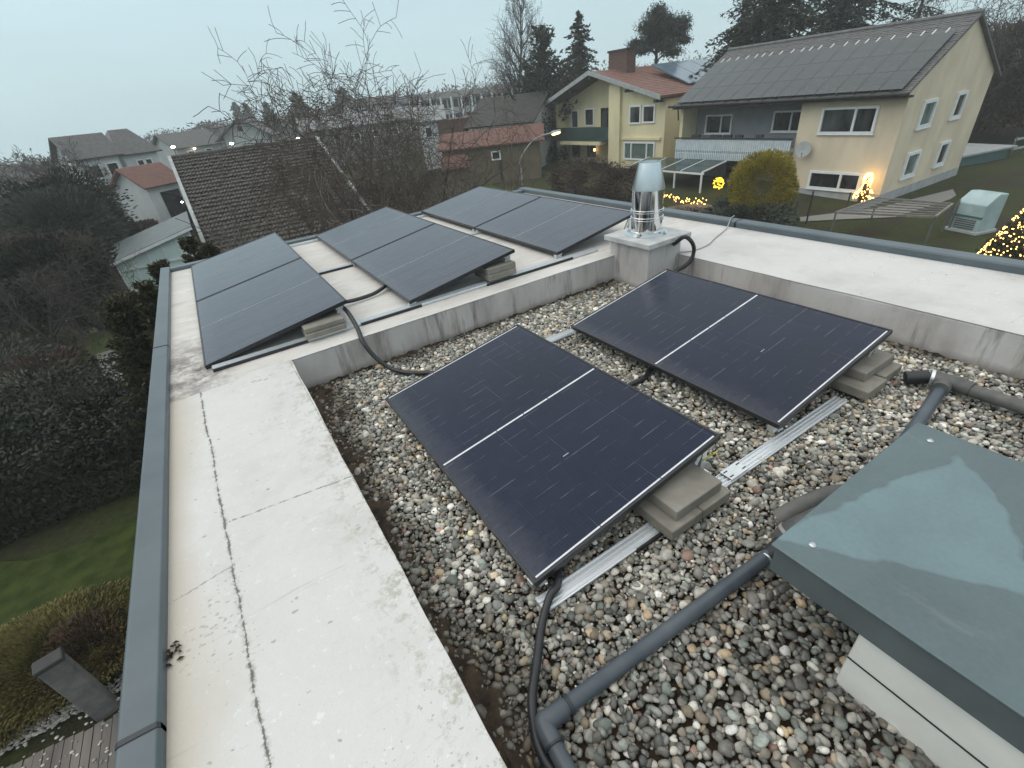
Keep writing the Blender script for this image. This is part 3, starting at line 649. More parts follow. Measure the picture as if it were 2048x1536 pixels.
def bare_tree(name, lab, base, height, spread, seed, style='upright', mat='twig', trunk_r=None, levels=4, nmain=8, group=None, twist=.25, start=.25, lean=(0, 0), tip=.006, dens=1.0, cat='tree'):
    rn = random.Random(seed); t = thing(name, lab, cat, base, group); b = np.array(base, float); tr = trunk_r or height*.018
    tk = MB(); br = MB()
    def grow(p, d, L, r, lev, m, up):
        n = max(3, int(L/(.28 if lev < 2 else .2))); n = min(n, 12); pts = [p]; rs = [r]; d = d/np.linalg.norm(d); kids = []
        bend = np.array([rn.gauss(0, 1), rn.gauss(0, 1), rn.gauss(0, .6)])*twist
        for i in range(n):
            d = d+bend/n+np.array([rn.gauss(0, 1), rn.gauss(0, 1), rn.gauss(0, 1)])*twist*.30+np.array([0, 0, up/n]); d = d/np.linalg.norm(d)
            p = p+d*L/n; pts.append(p); rs.append(max(tip, r*(1-.72*(i+1)/n))); kids.append((p, d, rs[-1], (i+1)/n))
        m.tube(pts, rs, 6 if lev == 0 else (5 if lev == 1 else 3), cap=False)
        if lev >= levels: return
        nk = int((nmain if lev == 0 else (6 if lev == 1 else 5))*dens)
        for k in range(nk):
            f = (start+(1-start)*(k+rn.random())/nk) if lev == 0 else .2+.8*(k+rn.random())/nk
            q = kids[min(n-1, int(f*n))]; a = rn.uniform(0, 6.283)
            side = np.cross(q[1], np.array([math.cos(a), math.sin(a), .3])); side /= np.linalg.norm(side)+1e-9
            ang = {'upright': .55, 'spread': .95, 'weep': 1.0, 'narrow': .75, 'arch': .85}[style]*rn.uniform(.75, 1.25)
            nd = q[1]*math.cos(ang)+side*math.sin(ang)
            if lev == 0: LL = spread*(1.15-f*.85 if style in ('narrow',) else 1.1-.45*f)*rn.uniform(.75, 1.15)
            else: LL = L*rn.uniform(.38, .62)
            upk = {'upright': .35, 'spread': .1, 'weep': -.5, 'narrow': .45, 'arch': .45}[style]
            grow(q[0], nd, LL, max(tip, q[2]*rn.uniform(.5, .72)), lev+1, br, (upk if lev < 2 else upk*.6) if style != 'arch' else (.35 if lev == 0 else -.35))
    d0 = np.array([lean[0], lean[1], 1.0])
    grow(b-np.array([0, 0, .2]), d0, height*(.97 if style == 'narrow' else .62), tr, 0, tk, .2)
    tk.build('trunk', MT['bark'], t); br.build('crown', MT[mat], t); return t

def bush(name, lab, base, rx, ry, rz, n, leaf, mat, seed, lump=.28, cat='bush', group=None, stem=False, flat=.0, aspect=.5, shape=None):
    rn = np.random.default_rng(seed); t = thing(name, lab, cat, base, group); lv = Leaves(seed)
    d = rn.normal(size=(n, 3)); d /= np.linalg.norm(d, axis=1)[:, None]; d[:, 2] = np.abs(d[:, 2])*1.0 if flat else d[:, 2]
    fr = rn.normal(size=(7, 3))*3.0; ph = rn.uniform(0, 6.3, 7)
    lum = 1+lump*np.sin(d@fr.T+ph).sum(1)/4
    r = lum*rn.uniform(.25, 1.0, n)**.42
    P = d*r[:, None]*np.array([rx, ry, rz])
    if shape == 'box':
        q = rn.uniform(-1, 1, (n, 3)); k = rn.integers(0, 3, n); sgn = np.sign(rn.normal(size=n)); q[np.arange(n), k] = sgn*rn.uniform(.82, 1.04, n); P = q*np.array([rx, ry, rz])
        P += np.sin(P@(fr.T*.6/ max(rz, .5))[:, :3]+ph[:3])*.09*rz
    elif shape == 'cone':
        h = 1-np.sqrt(rn.random(n)); a = rn.uniform(0, 6.283, n); rr = (1-h)**.8*rn.uniform(.6, 1.05, n)*(1+.10*np.sin(a*3+h*9))
        P = np.stack([np.cos(a)*rr*rx, np.sin(a)*rr*ry, (h*2-1)*rz], 1)
    P[:, 2] += rz
    if flat: P[:, 2] -= rz; 
    lv.put(P, leaf, aspect, np.stack([P[:, 0]/rx, P[:, 1]/ry, np.full(n, .45)], 1), 4.0)
    link('foliage', lv.mesh('foliage', MT[mat]), t)
    if stem:
        m = MB(); b = np.array(base)
        for k in range(5):
            a = rn.uniform(0, 6.28); m.tube([b+(0, 0, -.15), b+np.array([math.cos(a)*rx*.3, math.sin(a)*ry*.3, rz*.8])], [.05, .02], 5)
        m.build('stem', MT['bark'], t)
    return t
def gp(a, b):   # ground point under a picture point
    z = -6.0
    for _ in range(12): p = atz(a, b, z); z = gz(p[0], p[1])
    p[2] = z; return p
def tree_at(a, b, d):   # base on the ground at distance d below the tree top seen at (a, b)
    p = atd(a, b, d); z = gz(p[0], p[1]); return (p[0], p[1], z), p[2]-z
# ================================================================== houses
MT['tan'] = simple('tan_roughcast', (.52, .445, .335), (.68, .59, .445), .7, .85, .014, 22, detail=9, stretch=(1, 1, .45), lo=.28, hi=.62)
MT['cream'] = simple('cream_yellow_render', (.56, .50, .325), (.70, .635, .41), .6, .85, .008, 30, detail=9, stretch=(1, 1, .4), lo=.28, hi=.62)
MT['plinth'] = simple('pale_grey_plinth', (.30, .31, .32), (.38, .39, .40), 2, .8)
MT['greywall'] = simple('blue_grey_render', (.20, .215, .235), (.25, .265, .285), 1.5, .85)
MT['white'] = simple('white_paint', (.66, .69, .70), (.74, .76, .77), 3, .5)
MT['whitewall'] = simple('off_white_house_wall', (.50, .53, .54), (.60, .62, .62), .8, .8)
MT['greyhouse'] = simple('pale_grey_house_wall', (.30, .32, .33), (.37, .39, .40), .7, .8)
MT['pane'] = simple('dark_window_glass', (.008, .011, .012), (.075, .085, .085), .9, .05, lo=.48, hi=.72, stretch=(1, 1, .35), detail=3)  # pale noise patches paint reflections into the pane colour
MT['curtain'] = simple('green_grey_curtained_glass', (.05, .085, .075), (.16, .21, .19), 3, .12, stretch=(1, 4, .5))
MT['greenwood'] = simple('dark_green_boards', (.012, .038, .034), (.02, .055, .05), 2, .6, .004, 20)
MT['balcony'] = simple('pale_blue_grey_balcony_boards', (.46, .53, .58), (.58, .65, .69), 3, .6)
MT['darkwood'] = simple('dark_stained_wood', (.018, .017, .018), (.035, .034, .035), 4, .7)
MT['brownwood'] = simple('brown_door_wood', (.045, .022, .016), (.08, .04, .03), 4, .6)
MT['soffit'] = simple('grey_eaves_board', (.075, .08, .085), (.11, .115, .12), 3, .7)
MT['tile_grey'] = tile_material('grey_roof_tiles', (.075, .075, .078), (.13, .13, .13))
MT['tile_red'] = tile_material('faded_red_roof_tiles', (.16, .078, .06), (.225, .11, .088), (.11, .07, .055))
MT['tile_brown'] = tile_material('old_dark_brown_roof_tiles', (.022, .019, .016), (.058, .046, .037), (.040, .040, .026))
MT['tile_dark'] = tile_material('charcoal_roof_tiles', (.022, .021, .02), (.04, .038, .036))
MT['pvroof'] = simple('wet_roof_solar_glass', (.022, .029, .033), (.036, .046, .050), 3, .24, .001, 60)
MT['brick'] = simple('red_brown_chimney_brick', (.075, .042, .034), (.12, .07, .055), 5, .85, .01, 30)
MT['barge'] = simple('weathered_grey_barge_board', (.26, .29, .29), (.36, .38, .38), 3, .7)
MT['ghglass'] = simple('pale_green_conservatory_glass', (.52, .66, .64), (.60, .74, .72), 1.2, .4, spec=.3)
MT['ghroof'] = simple('grey_conservatory_roof', (.06, .08, .084), (.09, .112, .116), 2, .45)
MT['teal'] = simple('teal_corrugated_sheet', (.05, .105, .11), (.07, .13, .135), 2, .5)
MT['gravelpath'] = simple('grey_gravel_path', (.16, .16, .15), (.24, .235, .22), 14, .9, .01, 60)
MT['planks'] = simple('grey_weathered_planks', (.085, .075, .068), (.16, .145, .13), 3, .8, .004, 30, stretch=(1, .15, 1))
MT['oldconcrete'] = simple('rough_old_concrete', (.10, .102, .10), (.17, .17, .165), 6, .9, .01, 50)
def glow(name, c, k): t = NT(name); t.col((.02, .02, .02)).emit(c, k); return t.m
MT['lampglow'] = glow('warm_lamp_glow', (1, .60, .20), 7)
MT['fairy'] = glow('warm_fairy_light', (1, .55, .13), 9)
MT['fairy_yellow'] = glow('yellow_light_ball', (1, .62, .03), 3.2)
MT['townlamp'] = glow('distant_town_lamp', (1, .88, .66), 14)

def tiled(m, a, b, c, d, rows, cols, amp=.03, wave=.02, thick=.1):
    """roof plane: a,b eave left/right, c,d ridge right/left"""
    a, b, c, d = [np.array(p, float) for p in (a, b, c, d)]
    nrm = np.cross(b-a, d-a); nrm /= np.linalg.norm(nrm)
    if nrm[2] < 0: nrm = -nrm
    V = []; ks = cols*2+1
    for i in range(rows):
        for e in (0, 1):
            v = (i+e*.999)/rows
            for k in range(ks):
                u = k/(ks-1); p = (a*(1-u)+b*u)*(1-v)+(d*(1-u)+c*u)*v
                w = wave*(1 if k % 2 else 0)+wave*.8*mnoise.noise(Vector((u*31, i*1.3, 2)))
                V.append(p+nrm*(w+amp*(1-e)))
    F = [(j*ks+k, j*ks+k+1, (j+1)*ks+k+1, (j+1)*ks+k) for j in range(2*rows-1) for k in range(ks-1)]
    m.add(V, F); m.prism([p-nrm*.012 for p in (a, b, c, d)], -nrm*thick); return nrm
class House:
    """local frame: s along the front (u), d into the house (n), z up"""
    def __init__(s, name, lab, origin, az, group=None, cat='house'):
        s.o = np.array(origin, float); s.u = np.array([math.cos(az), math.sin(az), 0]); s.n = np.array([-s.u[1], s.u[0], 0]); s.t = thing(name, lab, cat, origin, group)
    def W(s, a, d, z): p = s.o+a*s.u+d*s.n; return np.array([p[0], p[1], z])
    def box(s, m, a0, a1, d0, d1, z0, z1):
        q = [s.W(a0, d0, 0), s.W(a1, d0, 0), s.W(a1, d1, 0), s.W(a0, d1, 0)]
        return m.hexa([p+(0, 0, z0) for p in q], [p+(0, 0, z1) for p in q])
    def front(s, a, b, d=0):   # picture point -> (s, z) on the plane at depth d
        v = ray(a, b); k = np.dot(s.o[:2]+d*s.n[:2]-CAM[:2], s.n[:2])/np.dot(v[:2], s.n[:2]); p = CAM+k*v; return np.dot(p-s.o, s.u), p[2]
    def side(s, a, b, e=0):    # picture point -> (d, z) on the end wall at s = e
        v = ray(a, b); k = np.dot(s.o[:2]+e*s.u[:2]-CAM[:2], s.u[:2])/np.dot(v[:2], s.u[:2]); p = CAM+k*v; return np.dot(p-s.o, s.n), p[2]
    def window(s, face, at, w, z0, z1, e=0, mull=(), fm='white', pane='pane', fw=.09, sill=True, name='window', inward=.0):
        """face 'f': front plane d=e, 'r': right end wall s=e"""
        def B(m, p0, p1, q0, q1, y0, y1): # p along, q depth (out negative)
            if face == 'f': s.box(m, p0, p1, e+q0, e+q1, y0, y1)
            else: s.box(m, e-q1, e-q0, p0, p1, y0, y1)
        m = MB(); a0, a1 = at, at+w; o = -.11
        B(m, a0, a0+fw, o, .02, z0, z1); B(m, a1-fw, a1, o, .02, z0, z1); B(m, a0+fw, a1-fw, o, .02, z0, z0+fw); B(m, a0+fw, a1-fw, o, .02, z1-fw, z1)
        for f in mull: x = a0+f*w; B(m, x-fw*.45, x+fw*.45, o+.005, .015, z0+fw, z1-fw)
        f = m.build(name, MT[fm], s.t)
        m = MB(); B(m, a0+fw*.8, a1-fw*.8, -.012, .012, z0+fw*.8, z1-fw*.8); m.build('pane', MT[pane], f)
        if sill: m = MB(); B(m, a0-.06, a1+.06, -.13, -.051, z0-.05, z0+.0); m.build('sill', MT[fm], f)
        return f

# ------------------------------------------------------------------ tan house on the right
hA = House('tan_house', 'tan roughcast house with a wide solar roof, blue grey loggia and white windows', (33.56, 12.99, gz(33.56, 12.99)-.1), R(-90.84))
zg, ze, zrg, L, D = hA.o[2], .17, 2.99, 15.2, 10.3; ov, gv = .75, .22
pitch = (zrg-ze)/(D/2)
sB = hA.front(1604, 215)[0]
wb = MB(); hA.box(wb, sB, 0, 0, D, zg, ze-.05); hA.box(wb, -L, sB, 1.7, D, zg, ze-.05)
for e0, e1 in ((-.3, 0), (-L, -L+.3)):
    wb.prism([hA.W(e0, 0, ze-.05), hA.W(e0, D, ze-.05), hA.W(e0, D/2, zrg-.15)], hA.u*(e1-e0))
wb.build('wall', MT['tan'], hA.t)
m = MB(); hA.box(m, -L, sB-.01, 1.66, 1.695, zg+2.75, ze-.02); m.build('loggia_wall', MT['greywall'], hA.t)
m = MB(); hA.box(m, -L+.02, sB-.01, 1.655, 1.695, zg+.02, zg+2.5); m.build('terrace_wall', MT['greywall'], hA.t)
m = MB(); hA.box(m, -L, -L+.28, .0, 1.65, zg+2.5, ze-.03); m.build('end_wall', MT['cream'], hA.t)
m = MB(); hA.box(m, sB-.02, .03, -.03, D+.03, zg-.2, zg+.62); m.build('plinth', MT['plinth'], hA.t)
rf = MB(); zo = ze-ov*pitch
tiled(rf, hA.W(-L-gv, -ov, zo), hA.W(gv, -ov, zo), hA.W(gv, D/2, zrg), hA.W(-L-gv, D/2, zrg), 36, 60, amp=.02)
tiled(rf, hA.W(gv, D+ov, zo), hA.W(-L-gv, D+ov, zo), hA.W(-L-gv, D/2, zrg), hA.W(gv, D/2, zrg), 22, 30)
roofA = rf.build('roof', MT['tile_grey'], hA.t)
m = MB(); m.tube([hA.W(-L-gv, D/2, zrg+.04), hA.W(gv, D/2, zrg+.04)], .12, 8); m.build('ridge', MT['tile_grey'], roofA)
m = MB(); m.tube([hA.W(-L-gv-.3, -ov-.09, zo-.03), hA.W(gv+.05, -ov-.09, zo-.03)], .085, 10); m.build('gutter', MT['darkwood'], roofA, smooth=True)
m = MB(); hA.box(m, -L-gv, gv, -ov+.02, -.02, zo-.24, zo-.14); m.build('eaves_board', MT['darkwood'], roofA)  # dark colour stands for the shadow below the panels, gutter likewise
m = MB(); q = [hA.W(-L-gv+.6, -ov-.06, zo-.1), hA.W(-L-gv+.65, -ov-.02, zo-.6), hA.W(-L-.1, -.1, zo-1.0)]; m.tube(q, .05, 7); m.build('downpipe', MT['darkwood'], hA.t)
un = np.array(hA.n)*math.cos(math.atan(pitch))+np.array((0, 0, 1))*math.sin(math.atan(pitch)); nn = np.cross(hA.u, un); nn = nn if nn[2] > 0 else -nn
p0 = hA.front(1355, 203, -ov+.1)[0]; p1 = hA.front(1812, 157, -ov+.1)[0]; nc = 13; pwid = (p1-p0)/nc; ph = 1.62
gutter0 = hA.W(0, -ov+.12, ze-(ov-.12)*pitch)+nn*.13
pm = MB(); pm.prism([hA.u*.015, hA.u*(pwid-.015), hA.u*(pwid-.015)+un*(ph-.02), un*(ph-.02)], nn*.035)
pan0 = pm.build('solar_panel', MT['pvroof'], hA.t, world=False); pan0.parent = roofA
for r_ in range(3):
    for c_ in range(nc):
        o = pan0 if (r_, c_) == (0, 0) else pan0.copy()
        if o is not pan0: C.objects.link(o)
        o.location = gutter0+hA.u*(p0+c_*pwid)+un*(r_*ph)-hA.o
bm0 = MB().tube([nn*.03, nn*.03+un*.42], .035, 5).build('mounting_rail', MT['white'], hA.t, world=False); bm0.parent = roofA
for c_ in range(22):
    o = bm0 if c_ == 0 else bm0.copy()
    if c_: C.objects.link(o)
    o.location = gutter0+hA.u*(p0+(c_+.5)*(p1-p0)/22+.12*math.sin(c_*5))+un*(3*ph-.12)-hA.o
sd = MB().box(-.06, .06, -.05, .05, -.02, .10).build('panel_clamp', MT['darkwood'], hA.t, world=False); sd.parent = roofA
for c_ in range(16):
    o = sd if c_ == 0 else sd.copy()
    if c_: C.objects.link(o)
    o.location = gutter0+hA.u*(p0+(c_+.5)*(p1-p0)/16)-un*.06-nn*.06-hA.o
# front windows
for tl, br in (((1648, 213), (1754, 268)), ((1622, 339), (1722, 385))):
    a0, z1 = hA.front(*tl); a1, z0 = hA.front(*br); z1 = hA.front(tl[0]+6, tl[1]+2)[1]
    hA.window('f', a0, max(2.0, min(3.1, a1-a0)), max(z0, z1-1.6), z1, mull=(.62,), fw=.13)
for tl, br in (((1414, 230), (1462, 268)), ((1550, 222), (1604, 264))):
    a0, z1 = hA.front(*tl, 1.65); a1, z0 = hA.front(*br, 1.65)
    hA.window('f', a0, a1-a0, z0, z1, e=1.65, mull=(.6,), fw=.1)
for tl, br in (((1856, 193), (1872, 248)), ((1905, 180), (1920, 228)), ((1818, 317), (1836, 362)), ((1870, 297), (1888, 340))):
    d0, _ = hA.side(*br); 
k = 0
for d0, z0, w in ((1.9, zg+3.8, 1.6), (6.0, zg+3.85, 1.3), (1.9, zg+1.15, 1.6), (6.0, zg+1.2, 1.3)):
    hA.window('r', d0, w, z0, z0+1.42, e=0, fw=.17, pane='curtain' if w > 1.4 else 'pane')
# balcony
z_b0 = hA.front(1470, 322, -.35)[1]; z_b1 = hA.front(1470, 279, -.35)[1]; sL0 = -L+.02
bal = MB(); hA.box(bal, sL0, sB-.02, -.30, 1.64, z_b0+.02, z_b0+.16); bo = bal.build('balcony', MT['greywall'], hA.t)
m = MB(); n = 58
for k in range(n):
    a0 = sL0+(sB-.05-sL0)*k/n; wdt = (sB-.05-sL0)/n
    hA.box(m, a0+.03, a0+wdt-.03, -.36, -.325, z_b0, z_b0+.40); hA.box(m, a0+.05, a0+wdt-.05, -.36, -.325, z_b0+.44, z_b0+.62); hA.box(m, a0+.02, a0+wdt-.02, -.36, -.325, z_b0+.66, z_b1-.1)
for z in (z_b0+.40, z_b0+.62, z_b1-.1): hA.box(m, sL0, sB-.03, -.352, -.33, z, z+.05)
m.build('balustrade', MT['balcony'], bo)
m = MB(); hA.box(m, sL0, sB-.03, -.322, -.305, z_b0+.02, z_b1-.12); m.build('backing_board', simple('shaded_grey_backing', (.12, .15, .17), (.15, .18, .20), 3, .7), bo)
m = MB(); hA.box(m, sL0-.1, sB-.02, -.42, -.28, z_b1+.02, z_b1+.10); m.build('handrail', MT['darkwood'], bo)
for a0, a1 in ((1384, 1398), (1420, 1440), (1446, 1462), (1470, 1484), (1512, 1525)):
    f0 = hA.front(a0, 272, -.2)[0]; f1 = hA.front(a1, 272, -.2)[0]
    x = MB(); hA.box(x, f0, f1, -.22, .0, z_b1+.10, z_b1+.27); x = x.build('flower_box', MT['darkwood'], hA.t)
x = MB(); hA.box(x, sB-1.2, sB-.2, 1.60, 1.655, zg+.02, zg+2.15); x.build('door', MT['darkwood'], hA.t)
x = MB(); hA.box(x, -L+3.5, -L+6.0, 1.60, 1.655, zg+.02, zg+2.15); x.build('door', MT['pane'], hA.t)
# satellite dish
q = hA.front(1606, 299, -.45); pc = hA.W(q[0], -.45, q[1]); dd = np.array([-.86, -.42, .30]); dd /= np.linalg.norm(dd)
e1 = np.cross(dd, (0, 0, 1)); e1 /= np.linalg.norm(e1); e2 = np.cross(e1, dd)
dish = thing('satellite_dish', 'round grey satellite dish on the corner beside the lattice balcony', 'satellite dish', pc)
m = MB(); rings = [(0, -.06), (.25, -.045), (.45, 0), (.47, .0), (.47, -.02), (.25, -.07), (0, -.085)]
vs = [pc+dd*(h*1.0)+(e1*math.cos(2*math.pi*k/28)*.92+e2*math.sin(2*math.pi*k/28))*r for r, h in rings for k in range(28)]
m.add(vs, [(i*28+k, i*28+(k+1) % 28, (i+1)*28+(k+1) % 28, (i+1)*28+k) for i in range(len(rings)-1) for k in range(28)])
m.build('reflector', simple('grey_dish_paint', (.30, .33, .33), (.34, .37, .37), 3, .5), dish, smooth=True)
m = MB(); m.tube([pc-dd*.06, pc-dd*.3+hA.n*.2, hA.W(q[0]+.1, .02, q[1]-.3)], .03, 6); m.build('bracket', MT['darkwood'], dish)
m = MB(); m.tube([pc-e2*.45-dd*.02, pc-e2*.3+dd*.42], .015, 5).tube([pc-e2*.3+dd*.42, pc-e2*.28+dd*.34], .04, 8); m.build('feed_arm', MT['darkwood'], dish)
# terrace canopy
pcn = thing('terrace_canopy', 'white framed glass terrace canopy on thin posts under the lattice balcony', 'canopy', hA.W(-L+2, -3, zg))
cz0, cz1 = hA.front(1404, 348, -3.0)[1], z_b0-.02; s0, s1 = -L-2.6, hA.front(1432, 325, -.4)[0]
fs1 = hA.front(1404, 345, -3.0)[0]; s1 = fs1
m = MB(); m.bar(hA.W(s0, -3.0, cz0), hA.W(s1+.15, -3.0, cz0), .12, .12); m.build('beam', MT['white'], pcn)
for k in range(5):
    a = s0+(s1-s0)*k/4; m = MB(); m.bar(hA.W(a, -3.0, cz0+.1), hA.W(a, -.42, cz1), .07, .09); m.build('rafter', MT['white'], pcn)
    if k < 4:
        b = s0+(s1-s0)*(k+1)/4; m = MB(); m.prism([hA.W(a+.05, -3, cz0+.09), hA.W(b-.05, -3, cz0+.09), hA.W(b-.05, -.43, cz1), hA.W(a+.05, -.43, cz1)], (0, 0, .02)); m.build('roof_pane', simple('dark_green_canopy_glass', (.015, .035, .032), (.03, .055, .05), 1, .1), pcn)
for k in (1, 2.7, 4):
    a = s0+(s1-s0)*k/4; m = MB(); m.bar(hA.W(a, -3, zg), hA.W(a, -3, cz0-.06), .10, .10, (1, 0, 0)); m.build('post', MT['white'], pcn)
pt = MB(); hA.box(pt, -L-3, sB, -3.6, 1.6, zg-.3, zg+.03); prop(pt.build('patio', MT['gravelpath']), kind='structure')
# garden sofa under the canopy
sf = thing('garden_sofa', 'dark garden sofa on the terrace under the white canopy', 'sofa', hA.W(-L+4, -.8, zg+.03))
a = hA.front(1372, 385, -1.2)[0]
m = MB(); hA.box(m, a, a+3.6, -1.5, -.7, zg+.03, zg+.42); m.build('seat', MT['darkwood'], sf, bevel=.03)
m = MB(); hA.box(m, a, a+3.6, -.69, -.45, zg+.1, zg+.85); m.build('backrest', MT['darkwood'], sf, bevel=.03)

# ------------------------------------------------------------------ cream gable house in the middle
XB = 36.0
zb = gz(36, 38)-.1
hB = House('cream_house', 'cream yellow gabled house with a dark green balcony and red tiled roof', (XB, 32.0, zb), R(-90))   # s runs towards -y, d runs +x
def fb(a, b, d=0): return hB.front(a, b, d)
pk = fb(1193, 142); le = fb(1037, 252); re = fb(1338, 190); wl = fb(1106, 215)[0]; wr = fb(1330, 240)[0]; DB = 12.5
slR = (pk[1]-re[1])/(re[0]-pk[0]); slL = (pk[1]-le[1])/(pk[0]-le[0])
def zroof(a): return pk[1]-(slR*(a-pk[0]) if a > pk[0] else slL*(pk[0]-a))
m = MB(); gt = .28
c0 = fb(1222, 250)[0]; c1 = fb(1243, 250)[0]
def wallpoly(a0, a1, d0, d1):
    pts = [(a0, zb-.4), (a1, zb-.4), (a1, zroof(a1)-gt)]+([(pk[0], pk[1]-gt)] if a0 < pk[0] < a1 else [])+[(a0, zroof(a0)-gt)]
    m.prism([hB.W(a, d0, z) for a, z in pts], hB.n*(d1-d0))
wallpoly(c0, wr, 0, DB); wallpoly(wl+.35, c0-.003, 1.5, DB); wallpoly(wl, wl+.34, 0.3, DB)
m.build('wall', MT['cream'], hB.t)
m = MB(); hB.box(m, c0-.05, c1, -.28, -.003, zb, zroof(c1)-gt-.05); m.build('chimney_breast', MT['cream'], hB.t)
rf = MB(); fo = -1.0
tiled(rf, hB.W(re[0], fo, re[1]), hB.W(re[0], DB+.6, re[1]), hB.W(pk[0], DB+.6, pk[1]), hB.W(pk[0], fo, pk[1]), 20, 36, thick=.14)
tiled(rf, hB.W(le[0], DB+.6, le[1]), hB.W(le[0], fo, le[1]), hB.W(pk[0], fo, pk[1]), hB.W(pk[0], DB+.6, pk[1]), 34, 36, thick=.14)
roofB = rf.build('roof', MT['tile_red'], hB.t)
m = MB()
for (a, z) in (le, re): m.prism([hB.W(pk[0], fo+.03, pk[1]-.20), hB.W(a, fo+.03, z-.20), hB.W(a, DB+.5, z-.20), hB.W(pk[0], DB+.5, pk[1]-.20)], (0, 0, -.05))
m.build('soffit', MT['darkwood'], roofB)
m = MB(); a_ = le[0]+.9; m.prism([hB.W(a_, 1.4, zb-.3), hB.W(wl-.02, 1.4, zb-.3), hB.W(wl-.02, 1.4, zroof(wl)-.3), hB.W(a_, 1.4, zroof(a_)-.3)], hB.n*.2); m.build('timber_wall', MT['brownwood'], hB.t)
m = MB(); m.bar(hB.W(pk[0]-.02, fo-.05, pk[1]-.03), hB.W(le[0], fo-.05, le[1]-.03), .10, .42, hB.n); 
m = MB()
for (a, z) in (le, re): m.prism([hB.W(pk[0], fo-.08, pk[1]+.10), hB.W(a, fo-.08, z+.10), hB.W(a, fo-.08, z-.26), hB.W(pk[0], fo-.08, pk[1]-.26)], hB.n*.075)
m.build('barge_board', MT['barge'], roofB)
for a, w in ((wl+1.0, .3), (pk[0]-3.2, .3), (pk[0]-.2, .3), (c1+1.2, .3), (wr-.6, .3)):
    m = MB(); hB.box(m, a, a+w, fo+.1, 0, zroof(a+w/2)-gt-.36, zroof(a+w/2)-gt-.12); m.build('purlin', MT['darkwood'], roofB)
cb = fb(1222, 104, 2.5), fb(1258, 104, 2.5)
chm = MB(); hB.box(chm, cb[0][0], cb[1][0], 2.2, 3.4, zroof(cb[0][0])-.3, cb[0][1]-.1); cho = chm.build('chimney', MT['brick'], roofB)
x = MB(); hB.box(x, cb[0][0]-.1, cb[1][0]+.1, 2.1, 3.5, cb[0][1]-.1, cb[0][1]+.08); x.build('chimney_cap', MT['darkwood'], cho)
# solar collectors at the back of the red roof slope
un2 = np.array([0, 1.0, slR]); un2 /= np.linalg.norm(un2); n2 = np.array([0, -slR, 1.0]); n2 /= np.linalg.norm(n2)
for k in range(3):
    st = hB.W(re[0]-1.6, 4.3+k*2.75, zroof(re[0]-1.6))+n2*.12
    x = MB(); x.prism([st, st+hB.n*2.65, st+hB.n*2.65+un2*4.9+n2*.55, st+un2*4.9+n2*.55], n2*.1)
    x.build('solar_collector', simple('sky_blue_collector_glass', (.10, .15, .20), (.14, .19, .24), 1, .12) if k == 0 else bpy.data.materials['sky_blue_collector_glass'], roofB)
# windows, doors, balcony
def fwin(tl, br, d, **kw):
    a0, z1 = fb(*tl, d); a1, z0 = fb(*br, d); hB.window('f', a0, a1-a0, z0, z1, e=d, **kw)
fwin((1260, 211), (1282, 248), 0, fw=.14, fm='white', sill=False); fwin((1287, 210), (1310, 246), 0, fw=.14, sill=False)
fwin((1249, 283), (1309, 322), 0, fw=.14, mull=(.25, .75), pane='curtain', sill=False)
fwin((1170, 217), (1189, 252), 1.5, fw=.12, sill=False); fwin((1143, 221), (1158, 256), 1.5, fw=.10, sill=False, name='balcony_door'); fwin((1203, 216), (1221, 256), 1.5, fw=.06, fm='greenwood', sill=False, name='balcony_door')
fwin((1146, 288), (1161, 314), 1.5, fw=.1, fm='brownwood', sill=False); fwin((1176, 286), (1192, 314), 1.5, fw=.1, fm='brownwood', sill=False, name='door')
b0 = fb(1118, 258)[0]; b1 = c0-.06; zb1 = fb(1170, 254)[1]; zb0 = fb(1170, 281)[1]
m = MB(); hB.box(m, wl+.36, b1, -.25, 1.49, zb0+.1, zb0+.22); bo = m.build('balcony', MT['cream'], hB.t)
m = MB(); n = 26
for k in range(n):
    a = wl-.1+(b1-wl+.1)*k/n; hB.box(m, a, a+(b1-wl+.1)/n-.012, -.34, -.30, zb0, zb1)
hB.box(m, wl-.1, b1, -.297, -.27, zb0+.1, zb0+.2); hB.box(m, wl-.1, b1, -.297, -.27, zb1-.2, zb1-.1); m.build('balustrade', MT['greenwood'], bo)
m = MB(); hB.box(m, fb(1128, 290)[0], fb(1208, 285)[0], -.6, 1.45, zb0-.35, zb0-.06); m.build('porch_roof', MT['cream'], hB.t)
m = MB(); hB.box(m, c1+.2, wr-.3, -.18, -.003, fb(1280, 277)[1]-.1, fb(1280, 277)[1]+.1); m.build('cornice', MT['cream'], hB.t)
x = MB(); q = fb(1189, 300, 1.2); x.lathe([(.01, q[1]-.12), (.10, q[1]-.1), (.10, q[1]+.12), (.01, q[1]+.14)], tuple(hB.W(q[0], 1.2, 0)), 8); x.build('porch_lamp', glow('porch_light', (1, .6, .25), 6), hB.t)

